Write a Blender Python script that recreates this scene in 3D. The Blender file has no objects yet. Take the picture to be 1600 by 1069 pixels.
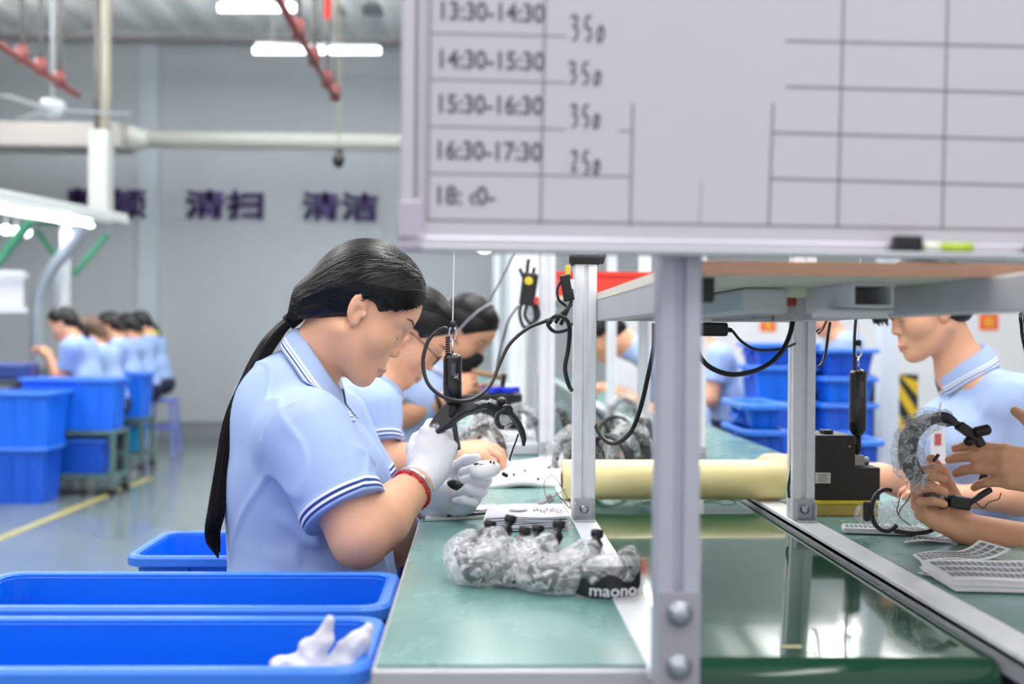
import bpy, bmesh, math, random
import numpy as np
from mathutils import Vector, Matrix

random.seed(7)
rng = np.random.default_rng(11)
scene = bpy.context.scene
COL = scene.collection

# ------------------------------------------------------------------ camera
W, H, F = 1600, 1069, 1778.0
CAMZ = 1.13
TZ = 0.78                                   # work-table height
BZ = 0.762                                  # belt height


def _n(v):
    return v / np.linalg.norm(v)


_Y = _n(np.array([(745 - 800) / F, -(525 - 534.5) / F, 1.0]))
_r = math.radians(0.45)
_Z = np.array([math.sin(_r), math.cos(_r), 0.0])
_Z = _n(_Z - _Z.dot(_Y) * _Y)
_X = np.cross(_Z, _Y)                        # (right, up, forward) is left handed
if _X[0] < 0:
    _X = -_X
CW = np.array([_X, _Y, _Z])                  # rows: world axes in camera coordinates
CAM = np.array([0.0, 0.0, CAMZ])


def ray(px, py):
    c = np.array([(px - 800) / F, -(py - 534.5) / F, 1.0])
    return CW @ c


def P(px, py, d):
    """World point seen at (px, py) at distance d along the view axis."""
    return CAM + ray(px, py) * d


def PZ(px, py, z):
    """World point where the line of sight through (px, py) meets the level z."""
    r = ray(px, py)
    return CAM + r * ((z - CAMZ) / r[2])


cam_data = bpy.data.cameras.new('camera')
cam = bpy.data.objects.new('camera', cam_data)
COL.objects.link(cam)
right, up, fwd = CW[:, 0], CW[:, 1], CW[:, 2]
cam.matrix_world = Matrix(((right[0], up[0], -fwd[0], 0), (right[1], up[1], -fwd[1], 0),
                           (right[2], up[2], -fwd[2], CAMZ), (0, 0, 0, 1)))
cam_data.sensor_width = 36.0
cam_data.lens = 36.0 * F / W
cam_data.clip_start = 0.05
cam_data.clip_end = 100
cam_data.dof.use_dof = True
cam_data.dof.focus_distance = 2.05
cam_data.dof.aperture_fstop = 2.6
scene.camera = cam

# ------------------------------------------------------------------ world, lights, exposure
world = bpy.data.worlds.new('world')
scene.world = world
world.use_nodes = True
world.node_tree.nodes['Background'].inputs[0].default_value = (1.0, 0.98, 0.985, 1)
world.node_tree.nodes['Background'].inputs[1].default_value = 0.92
scene.view_settings.view_transform = 'Standard'
scene.view_settings.look = 'None'
scene.view_settings.gamma = 1.0
scene.view_settings.use_curve_mapping = False
scene.view_settings.exposure = 0.0
scene.cycles.use_denoising = True
scene.cycles.max_bounces = 10
scene.cycles.transparent_max_bounces = 24


def strip_light(name, x, y, z, lx, ly, power, color=(1.0, 0.975, 0.955)):
    l = bpy.data.lights.new(name, 'AREA')
    l.shape = 'RECTANGLE'
    l.size, l.size_y = lx, ly
    l.energy = power
    l.color = color
    o = bpy.data.objects.new(name, l)
    COL.objects.link(o)
    o.location = (x, y, z)
    return o


CEIL_W = 19.0
for _x in (-4.4, -2.0, 0.6, 3.2):
    for _y in (-1.2, 1.0, 3.2, 5.4, 7.6, 9.8):      # tube lamps shine down; added up-facing half is boosted to brighten the roof
        strip_light('ceiling_lamp_light', _x, _y, 3.9, 0.14, 1.25, CEIL_W)
        strip_light('ceiling_lamp_uplight', _x, _y, 3.95, 0.14, 1.25, CEIL_W * 4.2).rotation_euler = (math.pi, 0, 0)
for _y in (0.2, 1.5, 2.8, 4.1, 5.4, 6.7):          # lamps hung over this line
    strip_light('bench_lamp_light', 0.02, _y, 2.30, 0.10, 1.2, 4.5)
    strip_light('bench_lamp_light', 0.90, _y, 2.30, 0.10, 1.2, 4.6)
# ------------------------------------------------------------------ materials
MATS = {}


def mat(name, col, rough=0.5, metal=0.0, noise=0.0, nscale=40.0, bump=0.0, bscale=120.0, sss=0.0, spec=0.5, coat=0.0,
        emit=0.0, stretch=None, aniso=0.0, rnoise=0.0):
    if name in MATS:
        return MATS[name]
    m = bpy.data.materials.new(name)
    m.use_nodes = True
    nt = m.node_tree
    b = nt.nodes['Principled BSDF']
    c = tuple(((v / 255.0) / 12.92 if v / 255.0 <= 0.04045 else ((v / 255.0 + 0.055) / 1.055) ** 2.4) for v in col) + (1.0,)
    b.inputs['Base Color'].default_value = c
    b.inputs['Roughness'].default_value = rough
    b.inputs['Metallic'].default_value = metal
    b.inputs['Specular IOR Level'].default_value = spec
    b.inputs['Coat Weight'].default_value = coat
    if sss:
        b.inputs['Subsurface Weight'].default_value = sss
        b.inputs['Subsurface Radius'].default_value = (0.012, 0.005, 0.003)
        b.inputs['Subsurface Scale'].default_value = 1.0
    if emit:
        b.inputs['Emission Color'].default_value = c
        b.inputs['Emission Strength'].default_value = emit
    tc = nt.nodes.new('ShaderNodeTexCoord')
    src = tc.outputs['Object']
    if stretch:
        mp = nt.nodes.new('ShaderNodeMapping')
        mp.inputs['Scale'].default_value = stretch
        nt.links.new(src, mp.inputs['Vector'])
        src = mp.outputs['Vector']
    if noise or rnoise:
        n = nt.nodes.new('ShaderNodeTexNoise')
        n.inputs['Scale'].default_value = nscale
        n.inputs['Detail'].default_value = 4.0
        nt.links.new(src, n.inputs['Vector'])
        if noise:
            hsv = nt.nodes.new('ShaderNodeHueSaturation')
            hsv.inputs['Color'].default_value = c
            mr = nt.nodes.new('ShaderNodeMapRange')
            mr.inputs['From Min'].default_value = 0.25
            mr.inputs['From Max'].default_value = 0.75
            mr.inputs['To Min'].default_value = 1.0 - noise
            mr.inputs['To Max'].default_value = 1.0 + noise
            nt.links.new(n.outputs['Fac'], mr.inputs['Value'])
            nt.links.new(mr.outputs['Result'], hsv.inputs['Value'])
            nt.links.new(hsv.outputs['Color'], b.inputs['Base Color'])
        if rnoise:
            m2 = nt.nodes.new('ShaderNodeMapRange')
            m2.inputs['From Min'].default_value = 0.3
            m2.inputs['From Max'].default_value = 0.7
            m2.inputs['To Min'].default_value = max(0.0, rough - rnoise)
            m2.inputs['To Max'].default_value = min(1.0, rough + rnoise)
            nt.links.new(n.outputs['Fac'], m2.inputs['Value'])
            nt.links.new(m2.outputs['Result'], b.inputs['Roughness'])
    if bump:
        n2 = nt.nodes.new('ShaderNodeTexNoise')
        n2.inputs['Scale'].default_value = bscale
        n2.inputs['Detail'].default_value = 3.0
        nt.links.new(src, n2.inputs['Vector'])
        bp = nt.nodes.new('ShaderNodeBump')
        bp.inputs['Strength'].default_value = bump
        bp.inputs['Distance'].default_value = 0.004
        nt.links.new(n2.outputs['Fac'], bp.inputs['Height'])
        nt.links.new(bp.outputs['Normal'], b.inputs['Normal'])
    MATS[name] = m
    return m


def film(name, tint=(0.92, 0.93, 0.96), base=0.18, ridge=0.55, scale=55.0, dist=0.006):
    """Crumpled clear plastic film: mostly see-through, whiter and shiny along its creases."""
    if name in MATS:
        return MATS[name]
    m = bpy.data.materials.new(name)
    m.use_nodes = True
    nt = m.node_tree
    b = nt.nodes['Principled BSDF']
    out = nt.nodes['Material Output']
    b.inputs['Base Color'].default_value = tint + (1,)
    b.inputs['Roughness'].default_value = 0.16
    b.inputs['Specular IOR Level'].default_value = 0.9
    tc = nt.nodes.new('ShaderNodeTexCoord')
    n1 = nt.nodes.new('ShaderNodeTexNoise')
    n1.inputs['Scale'].default_value = scale
    n1.inputs['Detail'].default_value = 3.0
    n1.inputs['Distortion'].default_value = 1.4
    nt.links.new(tc.outputs['Object'], n1.inputs['Vector'])
    bp = nt.nodes.new('ShaderNodeBump')
    bp.inputs['Strength'].default_value = 1.0
    bp.inputs['Distance'].default_value = dist
    nt.links.new(n1.outputs['Fac'], bp.inputs['Height'])
    nt.links.new(bp.outputs['Normal'], b.inputs['Normal'])
    # thin whitish creases where the noise crosses its middle, over a faint broad haze
    sb = nt.nodes.new('ShaderNodeMath')
    sb.operation = 'SUBTRACT'
    sb.inputs[1].default_value = 0.5
    nt.links.new(n1.outputs['Fac'], sb.inputs[0])
    ab = nt.nodes.new('ShaderNodeMath')
    ab.operation = 'ABSOLUTE'
    nt.links.new(sb.outputs[0], ab.inputs[0])
    m1 = nt.nodes.new('ShaderNodeMapRange')
    m1.inputs['From Min'].default_value = 0.0
    m1.inputs['From Max'].default_value = 0.055
    m1.inputs['To Min'].default_value = ridge
    m1.inputs['To Max'].default_value = base
    nt.links.new(ab.outputs[0], m1.inputs['Value'])
    m2 = nt.nodes.new('ShaderNodeMapRange')
    m2.inputs['From Min'].default_value = 0.50
    m2.inputs['From Max'].default_value = 0.72
    m2.inputs['To Min'].default_value = base
    m2.inputs['To Max'].default_value = ridge * 0.85
    nt.links.new(n1.outputs['Fac'], m2.inputs['Value'])
    mr = nt.nodes.new('ShaderNodeMath')
    mr.operation = 'MAXIMUM'
    nt.links.new(m1.outputs['Result'], mr.inputs[0])
    nt.links.new(m2.outputs['Result'], mr.inputs[1])
    tr = nt.nodes.new('ShaderNodeBsdfTransparent')
    mx = nt.nodes.new('ShaderNodeMixShader')
    nt.links.new(mr.outputs[0], mx.inputs[0])
    nt.links.new(tr.outputs[0], mx.inputs[1])
    nt.links.new(b.outputs[0], mx.inputs[2])
    nt.links.new(mx.outputs[0], out.inputs['Surface'])
    MATS[name] = m
    return m


# ------------------------------------------------------------------ objects
def link(o, parent=None):
    COL.objects.link(o)
    if parent is not None:
        o.parent = parent
    return o


def tag(o, label=None, cat=None, group=None, kind=None):
    if label:
        o['label'] = label
    if cat:
        o['category'] = cat
    if group:
        o['group'] = group
    if kind:
        o['kind'] = kind
    return o


def thing(name, label, cat, loc=(0, 0, 0), group=None, rotz=0.0):
    o = bpy.data.objects.new(name, None)
    o.empty_display_size = 0.05
    o.location = Vector([float(v) for v in loc])
    o.rotation_euler = (0, 0, rotz)
    COL.objects.link(o)
    return tag(o, label, cat, group)


def frame_of(fwd_v, up_v):
    """3x3 with columns forward, left, up."""
    x = _n(np.array(fwd_v, float))
    z = np.array(up_v, float)
    z = _n(z - z.dot(x) * x)
    y = np.cross(z, x)
    return np.array([x, y, z]).T


def rotz(a):
    c, s = math.cos(a), math.sin(a)
    return np.array([[c, -s, 0], [s, c, 0], [0, 0, 1.0]])


def roty(a):                    # positive pitches the nose (+x) down
    c, s = math.cos(a), math.sin(a)
    return np.array([[c, 0, s], [0, 1, 0], [-s, 0, c]])


def rotx(a):
    c, s = math.cos(a), math.sin(a)
    return np.array([[1, 0, 0], [0, c, -s], [0, s, c]])


class MB:
    """Collects boxes, tubes and strips and links them as ONE mesh object."""

    def __init__(self):
        self.v, self.f, self.m = [], [], []
        self.n = 0

    def add(self, verts, faces, mi=0):
        verts = np.asarray(verts, float).reshape(-1, 3)
        self.v.append(verts)
        self.f += [tuple(i + self.n for i in f) for f in faces]
        self.m += [mi] * len(faces)
        self.n += len(verts)
        return self

    def box(self, c, s, R=None, mi=0):
        c = np.array(c, float)
        h = np.array(s, float) / 2
        q = np.array([(-1, -1, -1), (1, -1, -1), (1, 1, -1), (-1, 1, -1), (-1, -1, 1), (1, -1, 1), (1, 1, 1), (-1, 1, 1)]) * h
        if R is not None:
            q = q @ np.asarray(R).T
        return self.add(q + c, [(0, 3, 2, 1), (4, 5, 6, 7), (0, 1, 5, 4), (1, 2, 6, 5), (2, 3, 7, 6), (3, 0, 4, 7)], mi)

    def span(self, a, b, mi=0):
        a, b = np.array(a, float), np.array(b, float)
        return self.box((a + b) / 2, np.abs(b - a), None, mi)

    def bar(self, a, b, w, h, up_v=(0, 0, 1), mi=0):
        a, b = np.array(a, float), np.array(b, float)
        d = b - a
        if abs(_n(d).dot(_n(np.array(up_v, float)))) > 0.99:
            up_v = (0, 1, 0)
        R = frame_of(d, up_v)
        return self.box((a + b) / 2, (np.linalg.norm(d), w, h), R, mi)

    def tube(self, path, r, n=8, caps=True, mi=0, flat=1.0, up0=None):
        p = np.asarray(path, float)
        k = len(p)
        r = np.full(k, r, float) if np.isscalar(r) else np.asarray(r, float)
        t = np.gradient(p, axis=0)
        t /= np.linalg.norm(t, axis=1)[:, None] + 1e-12
        u = np.array(up0 if up0 is not None else ((0, 0, 1) if abs(t[0][2]) < 0.9 else (1, 0, 0)), float)
        rings = []
        for i in range(k):
            u = u - u.dot(t[i]) * t[i]
            u = _n(u)
            w = np.cross(t[i], u)
            a = np.arange(n) * 2 * math.pi / n
            rings.append(p[i] + r[i] * (np.cos(a)[:, None] * u * flat + np.sin(a)[:, None] * w))
        vs = np.concatenate(rings)
        fs = []
        for i in range(k - 1):
            for j in range(n):
                a, b = i * n + j, i * n + (j + 1) % n
                fs.append((a, b, b + n, a + n))
        if caps:
            fs.append(tuple(range(n - 1, -1, -1)))
            fs.append(tuple((k - 1) * n + j for j in range(n)))
        return self.add(vs, fs, mi)

    def cyl(self, a, b, r, n=20, mi=0, r2=None):
        return self.tube([a, b], [r, r if r2 is None else r2], n, True, mi)

    def lathe(self, prof, c, axis=(0, 0, 1), n=28, mi=0, caps=True):
        """prof: (radius, height) pairs along axis from c."""
        ax = _n(np.array(axis, float))
        u = np.array((1, 0, 0.0)) if abs(ax[0]) < 0.9 else np.array((0, 1, 0.0))
        u = _n(u - u.dot(ax) * ax)
        w = np.cross(ax, u)
        a = np.arange(n) * 2 * math.pi / n
        ring = np.cos(a)[:, None] * u + np.sin(a)[:, None] * w
        vs = np.concatenate([np.array(c, float) + ax * hgt + ring * rad for rad, hgt in prof])
        fs = []
        for i in range(len(prof) - 1):
            for j in range(n):
                p, q = i * n + j, i * n + (j + 1) % n
                fs.append((p, q, q + n, p + n))
        if caps:
            fs.append(tuple(range(n - 1, -1, -1)))
            fs.append(tuple((len(prof) - 1) * n + j for j in range(n)))
        return self.add(vs, fs, mi)

    def ball(self, c, r, R=None, mi=0, nu=16, nv=10):
        r = np.array([r, r, r], float) if np.isscalar(r) else np.array(r, float)
        vs, fs = [], []
        for i in range(nv + 1):
            th = math.pi * i / nv
            for j in range(nu):
                ph = 2 * math.pi * j / nu
                vs.append((math.sin(th) * math.cos(ph), math.sin(th) * math.sin(ph), math.cos(th)))
        vs = np.array(vs) * r
        if R is not None:
            vs = vs @ np.asarray(R).T
        for i in range(nv):
            for j in range(nu):
                a, b = i * nu + j, i * nu + (j + 1) % nu
                fs.append((a, a + nu, b + nu, b))
        return self.add(vs + np.array(c, float), fs, mi)

    def sheet(self, rows, thick=0.0, mi=0, up_v=(0, 0, 1)):
        """Grid of points (list of rows) as a sheet; with thickness it becomes a closed slab."""
        g = np.asarray(rows, float)
        a, b = g.shape[:2]
        fs = [(i * b + j, i * b + j + 1, (i + 1) * b + j + 1, (i + 1) * b + j) for i in range(a - 1) for j in range(b - 1)]
        if not thick:
            return self.add(g.reshape(-1, 3), fs, mi)
        lo = g - np.array(up_v, float) * thick
        n = a * b
        fl = [tuple(n + q for q in f[::-1]) for f in fs]
        rim = [j for j in range(b)] + [i * b + b - 1 for i in range(1, a)] + [(a - 1) * b + j for j in range(b - 2, -1, -1)] + [i * b for i in range(a - 2, 0, -1)]
        sd = [(rim[q], n + rim[q], n + rim[(q + 1) % len(rim)], rim[(q + 1) % len(rim)]) for q in range(len(rim))]
        return self.add(np.concatenate([g.reshape(-1, 3), lo.reshape(-1, 3)]), fs + fl + sd, mi)

    def prism(self, poly, ext, R, o, mi=0):
        """2D polygon in the local (x, y) plane of R, extruded along local z from -ext/2 to ext/2."""
        p = np.asarray(poly, float)
        n = len(p)
        R = np.asarray(R, float)
        lo = np.column_stack([p, np.full(n, -ext / 2)]) @ R.T + np.array(o, float)
        hi = np.column_stack([p, np.full(n, ext / 2)]) @ R.T + np.array(o, float)
        fs = [tuple(range(n - 1, -1, -1)), tuple(range(n, 2 * n))]
        fs += [(i, (i + 1) % n, (i + 1) % n + n, i + n) for i in range(n)]
        return self.add(np.concatenate([lo, hi]), fs, mi)

    def build(self, name, mats, parent=None, smooth=False, bev=0.0, seg=2, sub=0, world_pos=True):
        me = bpy.data.meshes.new(name)
        vs = np.concatenate(self.v) if self.v else np.zeros((0, 3))
        loc = np.zeros(3)
        if parent is not None and world_pos:
            inv = np.array((parent.matrix_basis if parent.parent is None else parent.parent.matrix_basis @ parent.matrix_basis).inverted())
            vs = vs @ inv[:3, :3].T + inv[:3, 3]
        elif parent is None and len(vs):
            loc = np.array([(vs[:, 0].min() + vs[:, 0].max()) / 2, (vs[:, 1].min() + vs[:, 1].max()) / 2, vs[:, 2].min()])
            vs = vs - loc
        me.from_pydata(vs.tolist(), [], self.f)
        if not isinstance(mats, (list, tuple)):
            mats = [mats]
        for m in mats:
            me.materials.append(m)
        if len(mats) > 1:
            me.polygons.foreach_set('material_index', np.array(self.m, dtype=np.int32))
        if smooth:
            me.polygons.foreach_set('use_smooth', np.ones(len(self.f), dtype=bool))
        me.validate()
        bm = bmesh.new()
        bm.from_mesh(me)
        bmesh.ops.recalc_face_normals(bm, faces=bm.faces)
        bm.to_mesh(me)
        bm.free()
        me.update()
        o = bpy.data.objects.new(name, me)
        o.location = loc
        link(o, parent)
        if bev:
            b = o.modifiers.new('bevel', 'BEVEL')
            b.width = bev
            b.segments = seg
            b.limit_method = 'ANGLE'
            b.angle_limit = math.radians(40)
        if sub:
            s = o.modifiers.new('subsurf', 'SUBSURF')
            s.levels = s.render_levels = sub
        return o


def copy_tree(o, parent=None):
    c = o.copy()
    COL.objects.link(c)
    if parent is not None:
        c.parent = parent
    for ch in list(o.children):
        copy_tree(ch, c)
    return c


def struct(name, mb, m, **kw):
    return tag(mb.build(name, m, **kw), kind='structure')


def bez(pts, n=40):
    """Smooth curve through the points (Catmull-Rom)."""
    p = np.asarray(pts, float)
    p = np.vstack([2 * p[0] - p[1], p, 2 * p[-1] - p[-2]])
    out = []
    segs = len(p) - 3
    for s in range(segs):
        k = max(2, n // segs)
        for t in np.linspace(0, 1, k, endpoint=(s == segs - 1)):
            a, b, c, d = p[s:s + 4]
            out.append(0.5 * (2 * b + (c - a) * t + (2 * a - 5 * b + 4 * c - d) * t * t + (3 * b - a - 3 * c + d) * t ** 3))
    return np.array(out)


def text_mesh(s, size, R, o, name, m, parent, ext=0.0004, shear=0.0, width=None, align='LEFT', bold=0.0):
    """Lettering: local x along R[:,0], local y up along R[:,1], facing R[:,2]."""
    cu = bpy.data.curves.new(name, 'FONT')
    cu.body = s
    cu.size = size
    cu.extrude = ext
    cu.offset = bold
    cu.shear = shear
    cu.align_x = align
    ob = bpy.data.objects.new(name + '_src', cu)
    COL.objects.link(ob)
    dg = bpy.context.evaluated_depsgraph_get()
    dg.update()
    me = bpy.data.meshes.new_from_object(ob.evaluated_get(dg))
    vs = np.array([v.co[:] for v in me.vertices]).reshape(-1, 3)
    fs = [tuple(p.vertices) for p in me.polygons]
    COL.objects.unlink(ob)
    bpy.data.objects.remove(ob)
    bpy.data.curves.remove(cu)
    bpy.data.meshes.remove(me)
    if width and len(vs):
        w = vs[:, 0].max() - vs[:, 0].min()
        vs[:, 0] *= width / w
    vs = vs @ np.asarray(R).T + np.array(o, float)
    return vs, fs


# ------------------------------------------------------------------ implicit surfaces
class Caps:
    def __init__(s, a, b, ra, rb=None):
        s.a, s.b = np.array(a, float), np.array(b, float)
        s.ra, s.rb = ra, ra if rb is None else rb
        s.c = (s.a + s.b) / 2
        s.R = np.linalg.norm(s.b - s.a) / 2 + max(s.ra, s.rb)
        s.ba = s.b - s.a
        s.bb = max(1e-12, s.ba.dot(s.ba))

    def d(s, p):
        pa = p - s.a
        t = np.clip(pa @ s.ba / s.bb, 0, 1)
        q = pa - t[:, None] * s.ba
        return np.sqrt(np.einsum('ij,ij->i', q, q)) - (s.ra + t * (s.rb - s.ra))


class Ell:
    def __init__(s, c, r, R=None):
        s.c = np.array(c, float)
        s.r = np.array(r, float)
        s.M = np.eye(3) if R is None else np.asarray(R, float)
        s.R = s.r.max()

    def d(s, p):
        q = (p - s.c) @ s.M / s.r
        k0 = np.sqrt(np.einsum('ij,ij->i', q, q)) + 1e-9
        q2 = q / s.r
        k1 = np.sqrt(np.einsum('ij,ij->i', q2, q2)) + 1e-9
        return k0 * (k0 - 1.0) / k1


class RBox:
    def __init__(s, c, h, R=None, r=0.003):
        s.c = np.array(c, float)
        s.h = np.array(h, float) - r
        s.M = np.eye(3) if R is None else np.asarray(R, float)
        s.r = r
        s.R = np.linalg.norm(h)

    def d(s, p):
        q = np.abs((p - s.c) @ s.M) - s.h
        return np.linalg.norm(np.maximum(q, 0), axis=1) + np.minimum(q.max(axis=1), 0) - s.r


class Half:
    R = 1e9

    def __init__(s, o, n):
        s.c = np.array(o, float)
        s.n = _n(np.array(n, float))

    def d(s, p):
        return (p - s.c) @ s.n


class Torus:
    def __init__(s, c, R0, r0, M, sx=1.0):
        s.c = np.array(c, float)
        s.R0, s.r0 = R0, r0
        s.M = np.asarray(M, float)
        s.sx = sx
        s.R = R0 * max(1, sx) + r0

    def d(s, p):
        q = (p - s.c) @ s.M
        rr = np.sqrt((q[:, 0] / s.sx) ** 2 + q[:, 1] ** 2) - s.R0
        return np.sqrt(rr ** 2 + q[:, 2] ** 2) - s.r0


def ev(ops, p, cb=None, rad=0.0, margin=0.09):
    f = np.full(len(p), 1.0)
    for op, pr, k in ops:
        if op == 'd':
            f = f + pr(p)
            continue
        if cb is not None and pr.R < 1e8 and np.linalg.norm(pr.c - cb) > pr.R + rad + margin:
            continue
        g = pr.d(p)
        if op == 's':
            g = -g
        if op == 'u':
            if k <= 0:
                f = np.minimum(f, g)
            else:
                h = np.clip(0.5 + 0.5 * (g - f) / k, 0, 1)
                f = g + (f - g) * h - k * h * (1 - h)
        else:
            if k <= 0:
                f = np.maximum(f, g)
            else:
                h = np.clip(0.5 - 0.5 * (g - f) / k, 0, 1)
                f = g + (f - g) * h + k * h * (1 - h)
    return f


class Grp:
    """A shape made of its own list of operations, used as one primitive."""

    def __init__(s, ops):
        s.ops = ops
        a = [pr for op, pr, k in ops if op == 'u']
        lo = np.min([q.c - q.R for q in a], axis=0)
        hi = np.max([q.c + q.R for q in a], axis=0)
        s.c = (lo + hi) / 2
        s.R = np.linalg.norm(hi - lo) / 2

    def d(s, p):
        return ev(s.ops, p)


def iso(ops, h, B=12, bounds=None):
    """Surface nets over the blocks that the surface crosses; returns vertices and quads."""
    adds = [pr for op, pr, k in ops if op == 'u']
    if bounds is None:
        lo = np.min([pr.c - pr.R for pr in adds], axis=0) - 3 * h - 0.01
        hi = np.max([pr.c + pr.R for pr in adds], axis=0) + 3 * h + 0.01
    else:
        lo, hi = np.array(bounds[0], float), np.array(bounds[1], float)
    nb = np.ceil((hi - lo) / (h * B)).astype(int)
    rad = B * h * math.sqrt(3) / 2
    ii = np.arange(B + 1)
    gi = np.stack(np.meshgrid(ii, ii, ii, indexing='ij'), -1).reshape(-1, 3)
    # coarse test on block centres
    bc = np.stack(np.meshgrid(*[np.arange(n) for n in nb], indexing='ij'), -1).reshape(-1, 3)
    cen = lo + (bc + 0.5) * B * h
    fc = ev(ops, cen)
    act = bc[np.abs(fc) < rad * 2.2 + 0.015]
    S = np.array([(nb[1] * B + 4) * (nb[2] * B + 4), nb[2] * B + 4, 1], dtype=np.int64)
    keys, pos, quads = [], [], []
    corners = np.array([(a, b, c) for a in (0, 1) for b in (0, 1) for c in (0, 1)])
    edges = [(a, b) for a in range(8) for b in range(a + 1, 8) if np.abs(corners[a] - corners[b]).sum() == 1]
    for blk in act:
        i0 = blk * B
        o = lo + i0 * h
        cb = o + B * h / 2
        v = ev(ops, o + gi * h, cb, rad).reshape(B + 1, B + 1, B + 1)
        sg = v < 0
        if sg.all() or not sg.any():
            continue
        cs = [sg[c[0]:B + c[0], c[1]:B + c[1], c[2]:B + c[2]] for c in corners]
        cnt = np.sum(cs, axis=0)
        cell = np.argwhere((cnt > 0) & (cnt < 8))
        if len(cell) == 0:
            continue
        vals = np.stack([v[cell[:, 0] + c[0], cell[:, 1] + c[1], cell[:, 2] + c[2]] for c in corners], 1)
        acc = np.zeros((len(cell), 3))
        num = np.zeros(len(cell))
        for a, b in edges:
            va, vb = vals[:, a], vals[:, b]
            x = (va < 0) != (vb < 0)
            t = np.where(x, va / np.where(x, va - vb, 1), 0)
            pt = corners[a] + t[:, None] * (corners[b] - corners[a])
            acc[x] += pt[x]
            num[x] += 1
        acc /= num[:, None]
        keys.append((cell + i0 + 1) @ S)
        pos.append(o + (cell + acc) * h)
        for ax in range(3):
            s0 = sg[:B, :B, :B]
            sl = [slice(0, B)] * 3
            sl[ax] = slice(1, B + 1)
            s1 = sg[tuple(sl)]
            e = np.argwhere(s0 != s1)
            if len(e) == 0:
                continue
            inside = s0[e[:, 0], e[:, 1], e[:, 2]]
            g = e + i0 + 1
            u, w = (ax + 1) % 3, (ax + 2) % 3
            du, dw = np.zeros(3, int), np.zeros(3, int)
            du[u], dw[w] = 1, 1
            q = np.stack([(g - du - dw) @ S, (g - dw) @ S, g @ S, (g - du) @ S], 1)
            q[~inside] = q[~inside][:, ::-1]
            quads.append(q)
    keys, pos, quads = np.concatenate(keys), np.concatenate(pos), np.concatenate(quads)
    uk, first = np.unique(keys, return_index=True)
    pos = pos[first]
    idx = np.searchsorted(uk, quads)
    idx = np.clip(idx, 0, len(uk) - 1)
    ok = (uk[idx] == quads).all(axis=1)
    return pos, idx[ok]


def smooth_mesh(v, q, it=2, lam=0.5):
    for _ in range(it):
        acc = np.zeros_like(v)
        num = np.zeros(len(v))
        for a in range(4):
            b = (a + 1) % 4
            np.add.at(acc, q[:, a], v[q[:, b]])
            np.add.at(num, q[:, a], 1)
            np.add.at(acc, q[:, b], v[q[:, a]])
            np.add.at(num, q[:, b], 1)
        v = v + lam * (acc / np.maximum(num, 1)[:, None] - v)
    return v


def iso_obj(name, ops, h, mats, parent=None, smooth=1, mi=None, bounds=None, B=12, keep=None):
    v, q = iso(ops, h, B, bounds)
    if smooth:
        v = smooth_mesh(v, q, smooth)
    if keep is not None:
        c = v[q].mean(axis=1)
        q = q[keep(c)]
    me = bpy.data.meshes.new(name)
    vs = v
    loc = np.zeros(3)
    if parent is not None:
        inv = np.array((parent.matrix_basis if parent.parent is None else parent.parent.matrix_basis @ parent.matrix_basis).inverted())
        vs = v @ inv[:3, :3].T + inv[:3, 3]
    else:
        loc = np.array([(v[:, 0].min() + v[:, 0].max()) / 2, (v[:, 1].min() + v[:, 1].max()) / 2, v[:, 2].min()])
        vs = v - loc
    me.vertices.add(len(vs))
    me.vertices.foreach_set('co', vs.astype(np.float32).ravel())
    me.loops.add(len(q) * 4)
    me.loops.foreach_set('vertex_index', q.astype(np.int32).ravel())
    me.polygons.add(len(q))
    me.polygons.foreach_set('loop_start', np.arange(0, len(q) * 4, 4, dtype=np.int32))
    me.polygons.foreach_set('use_smooth', np.ones(len(q), dtype=bool))
    if not isinstance(mats, (list, tuple)):
        mats = [mats]
    for m in mats:
        me.materials.append(m)
    if mi is not None:
        me.polygons.foreach_set('material_index', mi(v[q].mean(axis=1)).astype(np.int32))
    me.update(calc_edges=True)
    me.validate()
    o = bpy.data.objects.new(name, me)
    o.location = loc
    return link(o, parent)


def wob(p, s, seed=0.0):
    """Cheap smooth noise from warped sines, about -1..1."""
    x, y, z = p[:, 0] * s + seed, p[:, 1] * s + 1.7 * seed, p[:, 2] * s - 0.6 * seed
    a = np.sin(x + 1.3 * np.sin(y * 1.1 + z)) + np.sin(y * 1.2 + 1.1 * np.sin(z * 0.9 - x)) + np.sin(z * 1.1 + 1.4 * np.sin(x * 1.3 + 0.7 * y))
    return a / 3.0
# ------------------------------------------------------------------ people
SKIN = mat('skin', (232, 176, 144), rough=0.5, noise=0.05, nscale=30, sss=0.12, spec=0.35)
SKIN_TAN = mat('skin_tan', (220, 164, 130), rough=0.5, noise=0.05, nscale=30, sss=0.12, spec=0.35)
LIPS = mat('lips', (205, 143, 124), rough=0.4, sss=0.1)
HAIR = mat('hair_black', (15, 12, 13), rough=0.36, spec=0.35)
HAIR_BROWN = mat('hair_brown', (78, 50, 36), rough=0.4, spec=0.5)
SHIRT = mat('polo_blue', (170, 192, 233), rough=0.85, noise=0.03, nscale=18, bump=0.25, bscale=900, spec=0.2)
SHIRT_WHITE = mat('knit_white', (233, 240, 250), rough=0.8, spec=0.2)
SHIRT_NAVY = mat('knit_navy', (44, 66, 140), rough=0.8, spec=0.2)
TROUSER = mat('trouser_navy', (38, 42, 60), rough=0.85, spec=0.2, bump=0.2, bscale=300)
SHOE = mat('shoe_black', (26, 26, 28), rough=0.5)
GLOVE = mat('glove_white', (224, 224, 230), rough=0.9, spec=0.15, bump=0.35, bscale=700)


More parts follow.
